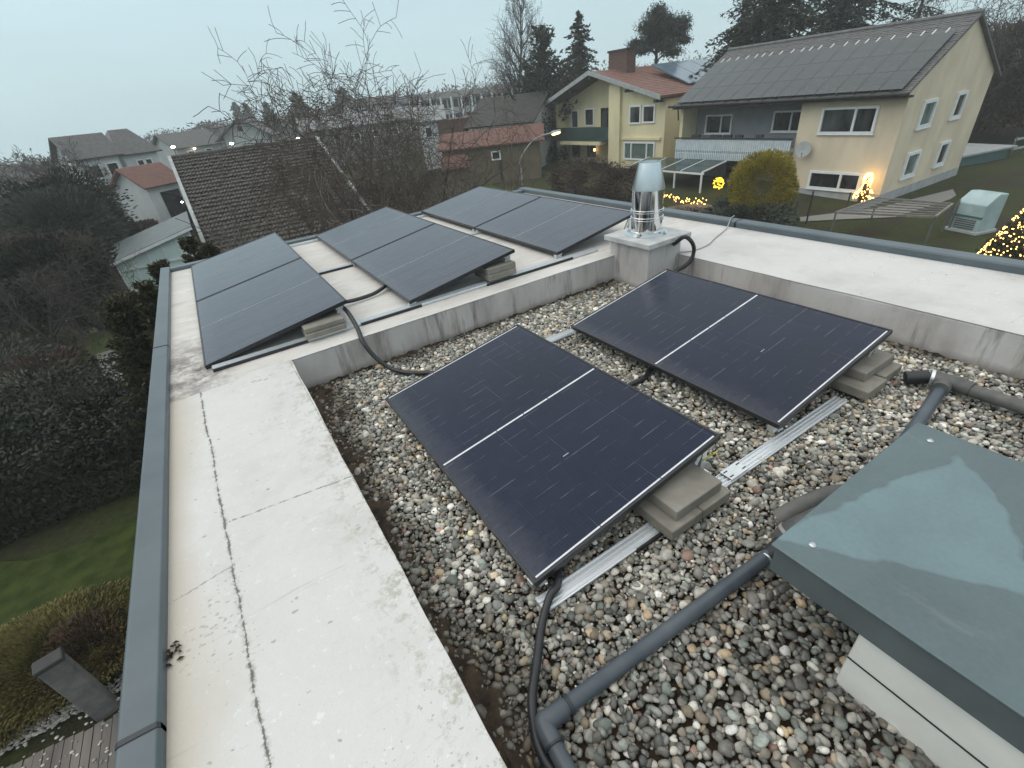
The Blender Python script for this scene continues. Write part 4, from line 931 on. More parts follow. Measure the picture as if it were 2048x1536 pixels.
# ------------------------------------------------------------------ big brown tiled roof beyond our parapet
XC0, XC1, YR, ZR = -.72, 10.0, 46.5, .22
hC = thing('brown_roofed_house', 'low house with a huge old dark brown tiled roof and white verges', 'house', (5, 41, -6))
yE = 34.8; zE = -5.2
m = MB(); tiled(m, (XC0, yE, zE), (XC1, yE, zE), (XC1, YR, ZR), (XC0, YR, ZR), 27, 46, amp=.10, wave=.07, thick=.15)
tiled(m, (XC1, 2*YR-yE, zE), (XC0, 2*YR-yE, zE), (XC0, YR, ZR), (XC1, YR, ZR), 20, 30, thick=.15)
rC = m.build('roof', MT['tile_brown'], hC)
m = MB()
for p, q in (((XC0-.09, yE, zE+.08), (XC0-.09, YR, ZR+.08)), ((XC1+.09, yE, zE+.08), (XC1+.09, YR, ZR+.08))):
    MB().bar(p, q, .22, .30).build('verge', MT['barge'], rC)
MB().tube([(XC0, YR, ZR+.06), (XC1, YR, ZR+.06)], .16, 8).build('ridge', MT['tile_brown'], rC)
m = MB(); m.prism([(XC0+.4, yE+.8, -6.4), (XC0+.4, 2*YR-yE-.8, -6.4), (XC0+.4, 2*YR-yE-.8, zE+.1), (XC0+.4, YR, ZR-.25), (XC0+.4, yE+.8, zE+.1)], (XC1-XC0-.8, 0, 0)); m.build('wall', MT['whitewall'], hC)

# ------------------------------------------------------------------ conservatory beside it
g0 = gp(267, 596); yg = g0[1]; xg0 = g0[0]; xg1 = aty(392, 520, yg)[0]
gh = thing('conservatory', 'pale glass conservatory with white bars below the brown tiled roof', 'conservatory', (g0[0], yg, -6))
zt0 = aty(243, 524, yg)[2]; zt1 = aty(376, 457, yg)[2]; xt1 = aty(376, 457, yg)[0]
def zt(x): return zt0+(zt1-zt0)*(x-xg0)/(xt1-xg0)
xg1 = max(xg1, xt1)
MB().prism([(xg0, yg, -6.2), (xg1, yg, -6.2), (xg1, yg, zt(xg1)), (xg0, yg, zt0)], (0, .04, 0)).build('glass_wall', MT['ghglass'], gh)
MB().prism([(xg0, yg+.05, -6.2), (xg0, yg+3.5, -6.2), (xg0, yg+3.5, zt0), (xg0, yg+.05, zt0)], (.04, 0, 0)).build('glass_wall', MT['ghglass'], gh)
MB().prism([(xg0-.25, yg-.25, zt0-.02), (xg1+.2, yg-.25, zt(xg1+.2)), (xg1+.2, yg+3.8, zt(xg1+.2)+.35), (xg0-.25, yg+3.8, zt0+.33)], (0, 0, .08)).build('roof', MT['ghroof'], gh)
for k, x in enumerate(np.linspace(xg0+.04, xg1-.04, 6)): MB().bar((x, yg-.03, -6.1), (x, yg-.03, zt(x)), .12 if k == 0 else .07, .06, (1, 0, 0)).build('post', MT['white'], gh)
zrl = aty(252, 535, yg)[2]-.15
MB().bar((xg0, yg-.04, zrl), (xg1, yg-.04, zrl), .05, .09).build('rail', MT['white'], gh)
MB().bar((xg0-.2, yg-.27, zt0-.03), (xg1+.2, yg-.27, zt(xg1+.2)-.03), .05, .14).build('eaves_trim', MT['white'], gh)
MB().bar((xg0, yg-.04, -5.6), (xg1, yg-.04, -5.6), .05, .3).build('rail', MT['white'], gh)
MT['framegrey'] = simple('grey_weathered_frame', (.13, .125, .115), (.19, .18, .165), 4, .7)
MT['hedge_soil'] = simple('brown_garden_soil', (.075, .058, .038), (.14, .115, .075), 2, .9, .03, 20)
# ================================================================== garden on the right
def cab(p): return (p[0], p[1], gz(p[0], p[1]))
q = gp(1512, 452); gbase = (q[0]-.6, q[1]+.1, q[2]+.9)
bush('golden_globe_conifer', 'round golden green clipped conifer in front of the lattice balcony', (q[0], q[1], q[2]+.55), 1.72, 1.72, 1.68, 20000, .13, 'golden', 5, lump=.12, cat='shrub', aspect=.38)
bush('low_shrub', 'dark grey green low shrub at the foot of the golden conifer', (q[0]-1.6, q[1]-.3, q[2]), 1.5, 1.9, .75, 3800, .2, 'greyshrub', 6, lump=.5, cat='shrub')
p = gp(1450, 445)
bush('low_shrub', 'small dark shrub between the golden conifer and the canopy post', p, .9, 1.0, .6, 1800, .18, 'greyshrub', 7, lump=.5, cat='shrub')
p = gp(1400, 440)
bush('low_shrub', 'low dark groundcover shrub below the white canopy posts', p, 1.2, 2.0, .28, 2600, .16, 'hedge_brown', 8, lump=.5, cat='shrub')
# globe of yellow fairy lights and string lights
q = np.array(hA.W(hA.front(1437, 367, -2.2)[0], -2.2, hA.front(1437, 367, -2.2)[1]))
lb = thing('light_ball', 'glowing yellow ball of fairy lights hanging under the terrace canopy', 'light ball', q)
rr = random.Random(5); rad = .34
def scatter(name, shape, mat, par, spots, rots=None, limit=100):
    """every light its own part; past the limit the rest form one part"""
    first = None
    for i, c in enumerate(spots[:limit]):
        if first is None: o = first = shape(MB(), np.zeros(3)).build(name, mat, par, world=False)
        else: o = first.copy(); C.objects.link(o)
        o.location = np.array(c)-np.array(par.location)
        if rots: o.rotation_euler = rots[i]
    if len(spots) > limit:
        m = MB()
        for c in spots[limit:]: shape(m, np.array(c))
        m.build(name, mat, par)['kind'] = 'stuff'
spots = []; rots = []
for k in range(40):
    a, zc = rr.uniform(0, 6.28), rr.uniform(-1, 1); s = math.sqrt(1-zc*zc); spots.append(q+rad*np.array([s*math.cos(a), s*math.sin(a), zc])); rots.append((rr.uniform(-.8, .8), rr.uniform(-.8, .8), a))
scatter('light', lambda m, c: m.tube([c+(-.03, -.10, -.02), c+(.05, 0, .05), c+(-.02, .10, 0)], .021, 5), MT['fairy_yellow'], lb, spots, rots)
MB().tube([q+(0, 0, rad), q+(0, 0, 1.25)], .012, 5).build('cord', MT['darkwood'], lb)
sl_ = thing('string_lights', 'row of tiny warm string lights along the terrace edge', 'string lights', gp(1365, 408))
w_ = []; a0 = gp(1322, 402); a1 = gp(1410, 414)
for k in range(46):
    t = k/45; c = a0*(1-t)+a1*t+np.array([rr.uniform(-.25, .25), 0, .28+rr.uniform(-.16, .2)]); w_.append(c)
scatter('bulb', lambda m, c: m.lathe([(.005, -.04), (.034, 0), (.005, .04)], c, 6), MT['fairy'], sl_, w_); MB().tube(w_, .008, 4).build('cord', MT['darkwood'], sl_)
# light figure by the wall
q = gp(1722, 412); c = hA.front(1735, 372, -.35); pc = hA.W(c[0], -.35, zg+.2)
lf = thing('light_cone', 'small golden cone of fairy lights against the tan wall below the window', 'light decoration', pc)
spots = []; mm = MB()
for k in range(240):
    t = rr.random()**.8; a = rr.uniform(0, 6.28); r_ = .40*(1-t**1.5)+.06+.10*math.sin(t*9); h = .1+1.55*t
    spots.append((pc[0]-.15+r_*math.cos(a)*.6, pc[1]+r_*math.sin(a), pc[2]+h))
scatter('bulb', lambda m, c: m.lathe([(.004, -.035), (.03, 0), (.004, .035)], c, 5), MT['fairy'], lf, spots)
mm.lathe([(.26, .05), (.20, .8), (.03, 1.5)], (pc[0]-.15, pc[1], pc[2]), 12); mm.build('body', MT['brownleaf'], lf)
# thin posts in front of the house
for (a, b, a2, b2, lab) in ((1612, 448, 1628, 382, 'tall dark garden post below the left of the ground floor window'), (1690, 428, 1700, 385, 'thin dark garden post below the right of the ground floor window'), (1580, 420, 1584, 385, 'short dark garden post beside the golden conifer'), (1589, 432, 1592, 402, 'shorter dark garden post next to the golden conifer')):
    p = gp(a, b); h = zover(p, a2, b2)-p[2]; o = MB().tube([p-(0, 0, .2), p+(0, 0, h)], .045, 7).build('garden_post', MT['darkwood']); prop(o, lab, 'post', 'posts in front of the tan house')
# cold frame of dark slats
corners = [(1672, 425), (1870, 434), (1905, 408), (1755, 396)]
zf = zg+1.35
A = [atz(a, b, zf) for a, b in corners]
cf = thing('drying_frame', 'weathered dark slatted frame on thin legs in the lawn', 'frame', (A[0][0], A[0][1], zg))
for i in range(4): MB().bar(A[i], A[(i+1) % 4], .09, .09).build('rim', MT['framegrey'], cf)
for k in range(1, 6):
    t = k/6; MB().bar(A[0]*(1-t)+A[3]*t, A[1]*(1-t)+A[2]*t, .06, .05).build('slat', MT['framegrey'], cf)
MB().prism([A[0]*.999+A[3]*.001, A[0]*.82+A[1]*.18, A[3]*.80+A[2]*.20, A[3]], (0, 0, -.02)).build('panel', MT['soffit'], cf)
for i in range(4): MB().tube([A[i], (A[i][0], A[i][1], gz(A[i][0], A[i][1])-.1)], .045, 6).build('leg', MT['soffit'], cf)
# pale covered box on the lawn
b0 = gp(1893, 458); b1 = gp(1950, 470)
u = (b1-b0); u[2] = 0; wd = np.linalg.norm(u); u /= wd; v = np.array([-u[1], u[0], 0]); v = v if np.dot(v, b0) > 0 else -v
hgt = zover(b0+u*.2, 1915, 384)-b0[2]
cx = thing('covered_box', 'pale blue green covered box with a sloping top on the lawn', 'box', b0)
gm = simple('pale_teal_tarpaulin', (.27, .37, .38), (.36, .46, .47), 2, .5, .02, 6)
dpt = wd*.85; hf, hb_ = hgt*.80, hgt
Z = lambda z: np.array([0, 0, z])
MB().prism([b0, b0+v*dpt, b0+v*dpt+Z(hb_*.97), b0+v*dpt*.55+Z(hb_), b0+v*dpt*.12+Z(hf), b0+Z(hf*.93)], u*wd).build('cover', gm, cx, bevel=.05)
MB().prism([b0-v*.12-u*.12, b0+v*(dpt+.1)-u*.12, b0+v*(dpt+.1)+u*(wd+.12), b0-v*.12+u*(wd+.12)], (0, 0, .10)).build('base', MT['plinth'], cx)
MB().prism([b0-v*.03-u*.03+Z(hf*.50), b0-v*.03+u*(wd+.03)+Z(hf*.50), b0-v*.03+u*(wd+.03)+Z(hf*.56), b0-v*.03-u*.03+Z(hf*.56)], v*.05).build('seam', MT['teal'], cx)
for k in range(5):
    z = hf*(.12+.07*k); MB().prism([b0-v*.025+u*wd*.18+Z(z), b0-v*.025+u*wd*.86+Z(z), b0-v*.025+u*wd*.86+Z(z+.05), b0-v*.025+u*wd*.18+Z(z+.05)], v*.03).build('louvre', MT['soffit'], cx)
MB().bar(b0-v*.05+u*.12+Z(.1), b0-v*.05+u*.12+Z(hf*1.02), .07, .07, (1, 0, 0)).build('strap', MT['soffit'], cx)
# lit conical tree on the right edge
q = atz(2030, 560, -5.9); p = cab(q); ht = zover(p, 2052, 345)-p[2]
lt = bush('lit_conifer', 'conical garden tree covered in warm golden fairy lights', p, 1.55, 1.55, ht/2, 5200, .22, 'spruce', 12, cat='lit tree', shape='cone')
spots = []
for k in range(900):
    t = (1-math.sqrt(rr.random()))*.98; a = rr.uniform(0, 6.28); r_ = 1.62*(1-t)**.85
    spots.append((p[0]+r_*math.cos(a), p[1]+r_*math.sin(a), p[2]+ht*t+.05))
spots.sort(key=lambda c: c[0]*.9+c[1]*.4)
scatter('fairy_light', lambda m, c: m.lathe([(.004, -.022), (.022, 0), (.004, .022)], c, 5), MT['fairy'], lt, spots)
# shed and guard rail behind the house
s0 = atd(1915, 330, 49); s1 = atd(2048, 330, 56); zs = gz(s0[0], s0[1])
sh = thing('garden_shed', 'low teal corrugated shed behind the tan house', 'shed', (s0[0], s0[1], zs))
zt_ = zover(s0, 1950, 314); uu = s1-s0; uu[2] = 0; uu /= np.linalg.norm(uu); vv = np.array([-uu[1], uu[0], 0])
vv = vv if np.dot(vv, s0) > 0 else -vv
base = np.array([s0[0], s0[1], zs-.6]); m = MB(); m.prism([base, base+uu*5.2, base+uu*5.2+vv*3, base+vv*3], (0, 0, zt_-zs+.6)); m.build('wall', MT['teal'], sh)
m = MB(); c_ = base+(0, 0, zt_-zs+.601); m.prism([c_-uu*.3-vv*.3, c_+uu*5.5-vv*.3, c_+uu*5.5+vv*3.3, c_-uu*.3+vv*3.3], (0, 0, .12)); m.build('roof', MT['barge'], sh)
fn = thing('field_fence', 'grey rail fence running behind the teal shed', 'fence', base+uu*5.4)
for k in range(5): MB().bar(base+uu*(5.6+k*1.6)+(0, 0, -.2), base+uu*(5.6+k*1.6)+(0, 0, 1.95), .1, .1, (1, 0, 0)).build('post', MT['soffit'], fn)
for z in (1.1, 1.75): MB().bar(base+uu*5.5+(0, 0, z), base+uu*12.4+(0, 0, z), .05, .16).build('rail', MT['barge'], fn)
# street lamp
q = np.array(gp(1045, 372)); tip = np.array([*atd(1103, 266, math.hypot(q[0], q[1])-.5)]); bend = np.array([q[0], q[1], zover(q, 1047, 318)])
lp = thing('street_lamp', 'slender curved street lamp with a glowing warm head beside the lawn', 'street lamp', q)
top2 = atd(1062, 285, math.hypot(q[0], q[1])-.1); top3 = atd(1082, 272, math.hypot(q[0], q[1])-.3)
MB().tube(spline([q-(0, 0, .3), q+(0, 0, 1.2), bend, top2, top3, tip], 6), .055, 8).build('pole', MT['barge'], lp, smooth=True)
e = (tip-top3); e /= np.linalg.norm(e)
MB().tube([tip-e*.25, tip+e*.1, tip+e*.75, tip+e*.85], [.05, .14, .12, .04], 10).build('lamp_head', MT['barge'], lp, smooth=True)
MB().tube([tip+e*.02-(0, 0, .09), tip+e*.1-(0, 0, .10), tip+e*.7-(0, 0, .09), tip+e*.78-(0, 0, .07)], [.05, .14, .13, .04], 10).build('lamp_glass', MT['lampglow'], lp, smooth=True)

# ================================================================== left garden
def sheet(name, pix, mat, dz, n=1):
    pts = [gp(a, b) for a, b in pix]; m = MB()
    c = sum(pts)/len(pts); vs = [p+(0, 0, dz+.03) for p in pts]+[c+(0, 0, dz+.03)]
    m.add(vs, [(i, (i+1) % len(pts), len(pts)) for i in range(len(pts))]); o = m.build(name, mat); o['kind'] = 'structure'; return o
sheet('lawn', [(-60, 1130), (60, 1128), (180, 1090), (300, 1030), (330, 1080), (300, 1180), (200, 1190), (100, 1240), (20, 1330), (-80, 1480), (-120, 1300)], MT['grass'], .07)
sheet('lawn', [(955, 376), (985, 352), (1040, 334), (1110, 345), (1180, 372), (1185, 420), (1040, 400)], MT['grass_bright'], .03)
sheet('soil_bed', [(1322, 418), (1400, 405), (1470, 425), (1478, 452), (1400, 446)], MT['hedge_soil'], .02)
sheet('gravel_path', [(1600, 445), (1690, 440), (1790, 436), (1900, 400), (1912, 392), (1905, 380), (1752, 418), (1600, 436)], MT['gravelpath'], .02)
sheet('gravel_path', [(195, 712), (240, 698), (262, 735), (250, 770), (205, 755)], MT['gravelpath'], .06)
sheet('lawn', [(150, 680), (215, 662), (240, 690), (196, 716), (160, 705)], MT['grass_bright'], .06)
yp = gp(150, 1500)
tp = MB()
px0, px1, py0, py1 = -6.4, -.7, 3.0, 7.15
rr = random.Random(8)
n = 46
for k in range(n):
    x = px0+(px1-px0)*k/n; tp.box(x, x+(px1-px0)/n-.012, py0, py1-.45*(1-abs(k-n/2)/n)-rr.uniform(0, .05)+(x+6.4)*-.0, -5.96, -5.90+rr.uniform(0, .012))
o = tp.build('terrace', MT['planks']); o['kind'] = 'structure'
lg = Leaves(300); rn = np.random.default_rng(300); pv_, fv_, tv_ = [], [], []
for k in range(2600):
    x = rn.uniform(px0-.3, px1); y = py1+.02+abs(rn.normal(0, .16)) if rn.random() < .8 else rn.uniform(py0+2.6, py1); s_ = rn.uniform(.012, .032)
    pv_.append(IV*np.array([s_, s_*.8, s_*.6])+np.array([x, y, -5.885 if y < py1 else -5.94])); fv_.append(IF+len(IV)*k); tv_.append(np.tile(np.append(np.array([.42, .41, .38])*rn.uniform(.5, 1.35), 1), (len(IV), 1)))
o = link('gravel', np_mesh('border_gravel', np.vstack(pv_), np.vstack(fv_), MT['pebble'], True, np.vstack(tv_))); o['kind'] = 'stuff'
pb = np.array([-4.25, 6.95, -6.0]); ptz = -4.42
pl = thing('concrete_post', 'leaning rough concrete post with a dark weathered cap beside the plank terrace', 'post', pb)
tq = [atz(a, b, -4.5) for a, b in ((62, 1338), (118, 1304), (132, 1312), (80, 1348))]
bq = [atz(a, b, -6.0) for a, b in ((168, 1437), (232, 1396), (246, 1404), (190, 1446))]
c_t = sum(tq)/4; c_b = np.array([c_t[0]+.02, c_t[1]+.02, -6.05]); w2 = .30
ex = tq[1]-tq[0]; ex[2] = 0; lx = np.linalg.norm(ex); ex /= lx; ey = np.array([-ex[1], ex[0], 0])
def ring(c, a, b, z): return [np.array([c[0], c[1], z])+ex*a*sx+ey*b*sy for sx, sy in ((-1, -1), (1, -1), (1, 1), (-1, 1))]
MB().hexa(ring(c_b, lx*.5, lx*.34, -6.1), ring(c_t, lx*.5, lx*.34, -4.52)).build('shaft', MT['oldconcrete'], pl, bevel=.03)
MB().hexa(ring(c_t, lx*.56, lx*.4, -4.519), ring(c_t, lx*.54, lx*.38, -4.44)).build('cap', MT['darkwood'], pl, bevel=.02)
def at_ground(a, b): p = gp(a, b); return (p[0], p[1], p[2])
bush('spreading_heath', 'broad yellow olive mounded bush on the lawn behind the concrete post', at_ground(135, 1330), 1.55, 1.35, .42, 30000, .065, 'heath', 21, lump=.30, cat='bush', aspect=.4)
bush('spreading_heath', 'flat yellow olive bush touching the left picture edge near the post', at_ground(20, 1400), .8, 1.1, .30, 12000, .065, 'heath', 22, lump=.35, cat='bush', aspect=.4)
bush('withered_shrub', 'small withered brown shrub between the mounded bush and the house wall', at_ground(215, 1320), .75, .6, .40, 8000, .07, 'brownleaf', 23, lump=.5, cat='shrub')
bush('yew_hedge', 'near black clipped yew hedge between lawn and garden path', (-6.2, 15.6, -6.0), 2.9, 2.7, 1.0, 26000, .12, 'yew', 24, lump=.22, cat='hedge', shape='box')
bush('yew_bush', 'dark rounded yew bush at the left picture edge behind the lawn', at_ground(10, 1010), 1.8, 2.4, .95, 7000, .18, 'yew', 25, lump=.35, cat='bush')
bush('yew_bush', 'dark loose evergreen bush rising behind the clipped hedge', at_ground(235, 900), 1.5, 1.9, .95, 7000, .18, 'yew', 26, lump=.4, cat='bush')
def thuja(px, top, dist, rad, seed, lab, mat='thuja'):
    p = atd(*top, dist); b = (p[0], p[1], gz(p[0], p[1])); h = p[2]-b[2]
    conifer('thuja', lab, b, h, rad, seed, mat, z0=.02, droop=-.6, dens=3.6, power=.5, leaf=.14, ragged=.12, cat='conifer', group='columnar thujas beside the parapet')
thuja(0, (240, 600), 13.5, 1.0, 31, 'broad brown green columnar thuja below the conservatory')
thuja(0, (314, 528), 12.5, .42, 32, 'narrow thuja touching the parapet corner in front of the glass')
thuja(0, (372, 476), 14, .42, 33, 'dark thuja in front of the right end of the conservatory')
thuja(0, (290, 575), 12, .6, 34, 'dark thuja between the broad one and the parapet')
thuja(0, (412, 490), 15, .5, 35, 'low brown thuja half hidden behind the left panel pair')
# tangled garden shrubs
SB = [(45, 700, 1.4, .7, 'hedge_brown', 'tangled bare brown shrub with an orange ball beside it'), (20, 780, 1.6, .9, 'greyshrub', 'loose grey green shrub at the left edge of the garden'), (110, 780, 1.3, .7, 'hedge_brown', 'bare shrub beside the dark bed in the left garden'),
      (90, 850, 1.5, .8, 'greyshrub', 'scruffy grey shrub in front of the dark yew bush'), (170, 830, 1.0, .6, 'greyshrub', 'small grey green shrub beside the gravel path'), (20, 640, 2.2, 1.2, 'yew', 'dark dense shrub below the big evergreen at left')]
for i, (a, b, r_, h_, mt_, lab) in enumerate(SB): bush('garden_shrub', lab, at_ground(a, b), r_, r_*1.3, h_, 2600, .2, mt_, 40+i, lump=.6, cat='shrub', aspect=.3, group='shrubs in the left garden')
q = gp(28, 634); o = MB().lathe([(.02, 0), (.16, .06), (.2, .2), (.15, .34), (.02, .4)], q, 12).build('garden_ball', simple('faded_orange_ball', (.5, .22, .12), (.55, .27, .16), 3, .6), smooth=True); prop(o, 'faded orange ball lying among the brown shrubs', 'ball')
q = gp(148, 664)
gl = thing('garden_lamp', 'tiny white garden lamp glowing beside the small lawn', 'garden lamp', q)
MB().tube([q, q+(0, 0, .5)], .02, 6).build('stake', MT['darkwood'], gl); MB().lathe([(.01, .5), (.07, .54), (.07, .62), (.01, .66)], q, 8).build('bulb', MT['townlamp'], gl)
q = gp(172, 672); o = MB().prism([q+(0, 0, 0), q+(.5, .1, 0), q+(.45, .5, .02), q+(-.05, .4, .02)], (0, 0, .18)).build('stone_block', simple('pale_yellow_stone', (.45, .42, .26), None, 4, .8), bevel=.04); prop(o, 'pale yellow stone block at the edge of the small lawn', 'stone')

# ================================================================== trees
TG = 'evergreens behind the houses'
def con(top, d, rad, seed, lab, mat='spruce', **k): b, h = tree_at(*top, d); return conifer('spruce', lab, b, h, rad, seed, mat, group=TG, **k)
con((1157, 24), 66, 5.4, 51, 'pointed dark spruce directly behind the cream house roof', droop=.30, dens=1.5, power=.8, leaf=.42, ragged=.45)
con((1083, 52), 62, 4.8, 52, 'narrow dark conifer between bare tree and pointed spruce', droop=-.55, dens=1.5, power=.75, leaf=.5, ragged=.5)
con((1052, 130), 64, 2.4, 53, 'low dark conifer at the foot of the tall bare tree', droop=-.4, dens=1.2, power=.7, leaf=.45, ragged=.4)
# clumpy pine
def pine(top, d, seed, lab, clumps, mat='pine', dens=1.0, leaf=.26, weep=0):
    b, h = tree_at(*top, d); t = thing('pine_tree', lab, 'tree', b, TG); B = np.array(b); rn = np.random.default_rng(seed); lv = Leaves(seed)
    ax = np.array([RM[0][0], RM[0][1], 0]); ax /= np.linalg.norm(ax)
    tk = MB().tube([B-(0, 0, .3), B+(0, 0, h*.5), B+(0, 0, h*.93)], [.32, .22, .05], 8); tk.build('trunk', MT['bark'], t); br = MB()
    for (a, bb, sx, sz) in clumps:
        c = atd(a, bb, d+rn.uniform(-1.6, 1.6))
        n = int(1500*sx*sz*dens)+60; q = rn.normal(size=(n, 3))*np.array([sx, sx, sz])*.36
        if weep: q[:, 2] -= weep*np.abs(rn.normal(size=n))
        P = c-B+q; lv.put(P, leaf, .30, np.tile((0, 0, .3 if not weep else -.8), (n, 1)), 1.6)
        s = B+(0, 0, max(1.0, min(h*.9, c[2]-B[2]-.6))); br.tube([s, (s+c)/2+(0, 0, .3), c], [.10, .06, .02], 5)
    br.build('branches', MT['bark'], t); link('crown', lv.mesh('crown', MT[mat]), t); return t
pine((1318, 12), 62, 60, 'rounded clumpy pine behind the chimney of the cream house', [(1318, 22, 1.0, .8), (1310, 40, 1.5, 1.0), (1295, 55, 1.3, .9), (1335, 45, 1.3, .9), (1365, 48, 1.1, 1.0), (1355, 65, 1.2, .7), (1320, 65, 1.9, 1.0), (1270, 88, 1.0, .6), (1285, 100, 1.3, .6), (1330, 90, 1.9, .8), (1368, 80, .9, .5), (1300, 80, 1.3, .7), (1262, 100, .6, .4), (1345, 105, 1.4, .5)])
WK = dict(droop=.28, power=.45, leaf=.42, ragged=.45, wh=1.25, hang=.38, z0=.15)
con((1572, -150), 54, 6.6, 61, 'huge dark weeping conifer behind the left part of the solar roof', dens=2.0, **WK)
con((1730, -190), 58, 6.8, 62, 'huge dark weeping conifer behind the middle of the solar roof', 'pine', dens=1.8, **WK)
con((1490, -20), 66, 3.8, 63, 'ragged thin conifer left of the huge weeping ones', 'pine', dens=1.2, **WK)
con((1880, -120), 66, 5.0, 64, 'dark weeping conifer above the right end of the solar roof', 'spruce', dens=.8, **WK)
BG = 'bare winter trees'
def bt(top, d, spread, seed, lab, style='upright', mat='twig', name='bare_tree', **k):
    b, h = tree_at(*top, d); return bare_tree(name, lab, b, h, spread, seed, style, mat, group=BG, **k)
bt((1020, 6), 72, 5.2, 70, 'tall slender leafless tree standing against the sky', 'narrow', 'twig', nmain=44, levels=3, start=.12, twist=.12, trunk_r=.24, tip=.014, dens=1.25)
bt((1975, -60), 62, 5.5, 71, 'big bare tree behind the right gable of the tan house', 'spread', 'twig', nmain=10, levels=4, tip=.014, trunk_r=.28)
bt((2062, -90), 60, 6, 72, 'thick bare tree at the right picture edge', 'spread', 'twig', nmain=11, levels=4, tip=.014, trunk_r=.36)
bt((1850, -70), 64, 5, 73, 'bare tree rising over the ridge of the solar roof', 'spread', 'twig_pale', nmain=10, levels=4, tip=.014)
bt((1470, 80), 54, 3.0, 78, 'low bare tree behind the left end of the solar roof', 'spread', 'twig_red', nmain=9, levels=4, tip=.014)
# twisted willows just beyond the roof
def bt2(px, d, ztop, spread, seed, lab, **k):
    q = atd(*px, d); z = gz(q[0], q[1]); p = atd(*ztop, d); return bare_tree('twisted_willow', lab, (q[0], q[1], z), p[2]-z, spread, seed, group=BG, **k)
bt2((665, 400), 19, (665, 165), 5.6, 74, 'bare twisted willow rising behind the middle solar panels', style='arch', mat='twig_brown', nmain=15, levels=4, twist=.30, start=.2, tip=.0085, trunk_r=.11, dens=1.0)
bt2((870, 400), 21, (890, 195), 6.0, 75, 'bare twisted willow with arching branches left of the street lamp', style='arch', mat='twig_brown', nmain=15, levels=4, twist=.30, start=.18, tip=.0085, trunk_r=.12, dens=1.0, lean=(.12, -.05))
bt2((770, 400), 24, (790, 190), 4.0, 76, 'low grey twiggy tree between the two twisted willows', style='arch', mat='twig_pale', nmain=12, levels=3, twist=.5, tip=.009, start=.1)
bt2((560, 420), 26, (560, 270), 3.6, 77, 'reddish bare shrub in front of the brown tiled roof', style='upright', mat='twig_red', nmain=9, levels=4, twist=.35, tip=.006, dens=.9, start=.1)
bt2((630, 400), 27, (650, 285), 3.4, 79, 'reddish bare shrub in front of the right roof verge', style='upright', mat='twig_red', nmain=9, levels=4, twist=.35, tip=.006, dens=.9, start=.1)
bt2((480, 440), 24, (470, 370), 2.6, 80, 'grey bare shrub at the foot of the brown tiled roof', style='upright', mat='twig_pale', nmain=9, levels=3, twist=.4, tip=.008, start=.1)
bt2((930, 380), 27, (960, 250), 3.2, 92, 'thin bare shrub beside the sloping lawn', style='upright', mat='twig_red', nmain=8, levels=3, twist=.4, tip=.008, start=.1)
# brown hedges before the cream house
for i, (a, b, rx, ry, rz, lab) in enumerate(((1190, 400, 2.2, 3.2, 1.55, 'tall bare brown hedge in front of the cream house terrace'), (1250, 410, 2.0, 2.6, 1.35, 'bare brown hedge directly behind the steel flue'), (1135, 380, 1.4, 1.8, .9, 'low brown hedge end beside the lawn and street lamp'))):
    q = gp(a, b); bush('bare_hedge', lab, q, rx, ry, rz, 5200, .24, 'hedge_brown', 81+i, lump=.3, cat='hedge', aspect=.22, group='bare brown hedges')
for i, (a, b, rx, rz, mt_, lab) in enumerate(((820, 400, 2.4, .9, 'greyshrub', 'dark green shrubbery behind the right solar panels'), (740, 410, 2.2, .9, 'hedge_brown', 'brown shrubbery behind the middle solar panels'), (900, 365, 2.5, .8, 'hedge_brown', 'low brown scrub below the tan garage'), (980, 330, 3.0, .9, 'brownleaf', 'brown scrub along the top of the sloping lawn'))):
    q = gp(a, b); bush('scrub', lab, q, rx, rx, rz, 3600, .24, mt_, 88+i, lump=.5, cat='shrub', aspect=.3, group='scrub beyond the roof edge')
bush('dark_shrub', 'dark evergreen shrub beside the porch of the cream house', gp(1112, 322), 2.2, 1.6, .8, 2600, .3, 'yew', 95, lump=.4, cat='shrub')
# dense dark trees on the left
DG = 'dark trees on the left'
def dense(top, d, rx, seed, lab, mat, n=6500, leaf=.25, lump=.35):
    p = atd(*top, d); z = gz(p[0], p[1]); h = p[2]-z; t = bush('evergreen_tree', lab, (p[0], p[1], z+.5), rx, rx, (h-.5)/2*1.03, int(n*1.9), leaf, mat, seed, lump=lump, cat='tree', group=DG, aspect=.4)
    MB().tube([(p[0], p[1], z-.2), (p[0], p[1], z+h*.6)], [.25, .1], 7).build('trunk', MT['bark'], t); return t
dense((20, 348), 46, 4.2, 100, 'dark leafy tree at the left picture edge behind the bare ones', 'spruce')
dense((105, 362), 44, 3.2, 101, 'dark green broad evergreen in the middle of the left tree group', 'yew', 8500)
dense((70, 375), 40, 3.4, 102, 'rounded grey green tree in front of the evergreens at left', 'pine')
dense((140, 405), 50, 2.9, 103, 'tall bluish evergreen nearest the white house', 'spruce', 7500)
dense((215, 455), 46, 3.0, 104, 'grey brown leafless tree below the white house', 'hedge_brown', 6000, .24)
dense((262, 450), 52, 2.4, 105, 'low dark thicket between white house and conservatory', 'hedge_brown', 4500, .24)
dense((35, 470), 30, 3.0, 106, 'big near black evergreen rising from the left garden', 'yew', 9000, .22)
dense((45, 480), 39, 2.5, 107, 'wide near black evergreen behind the left garden', 'yew', 9500, .22)
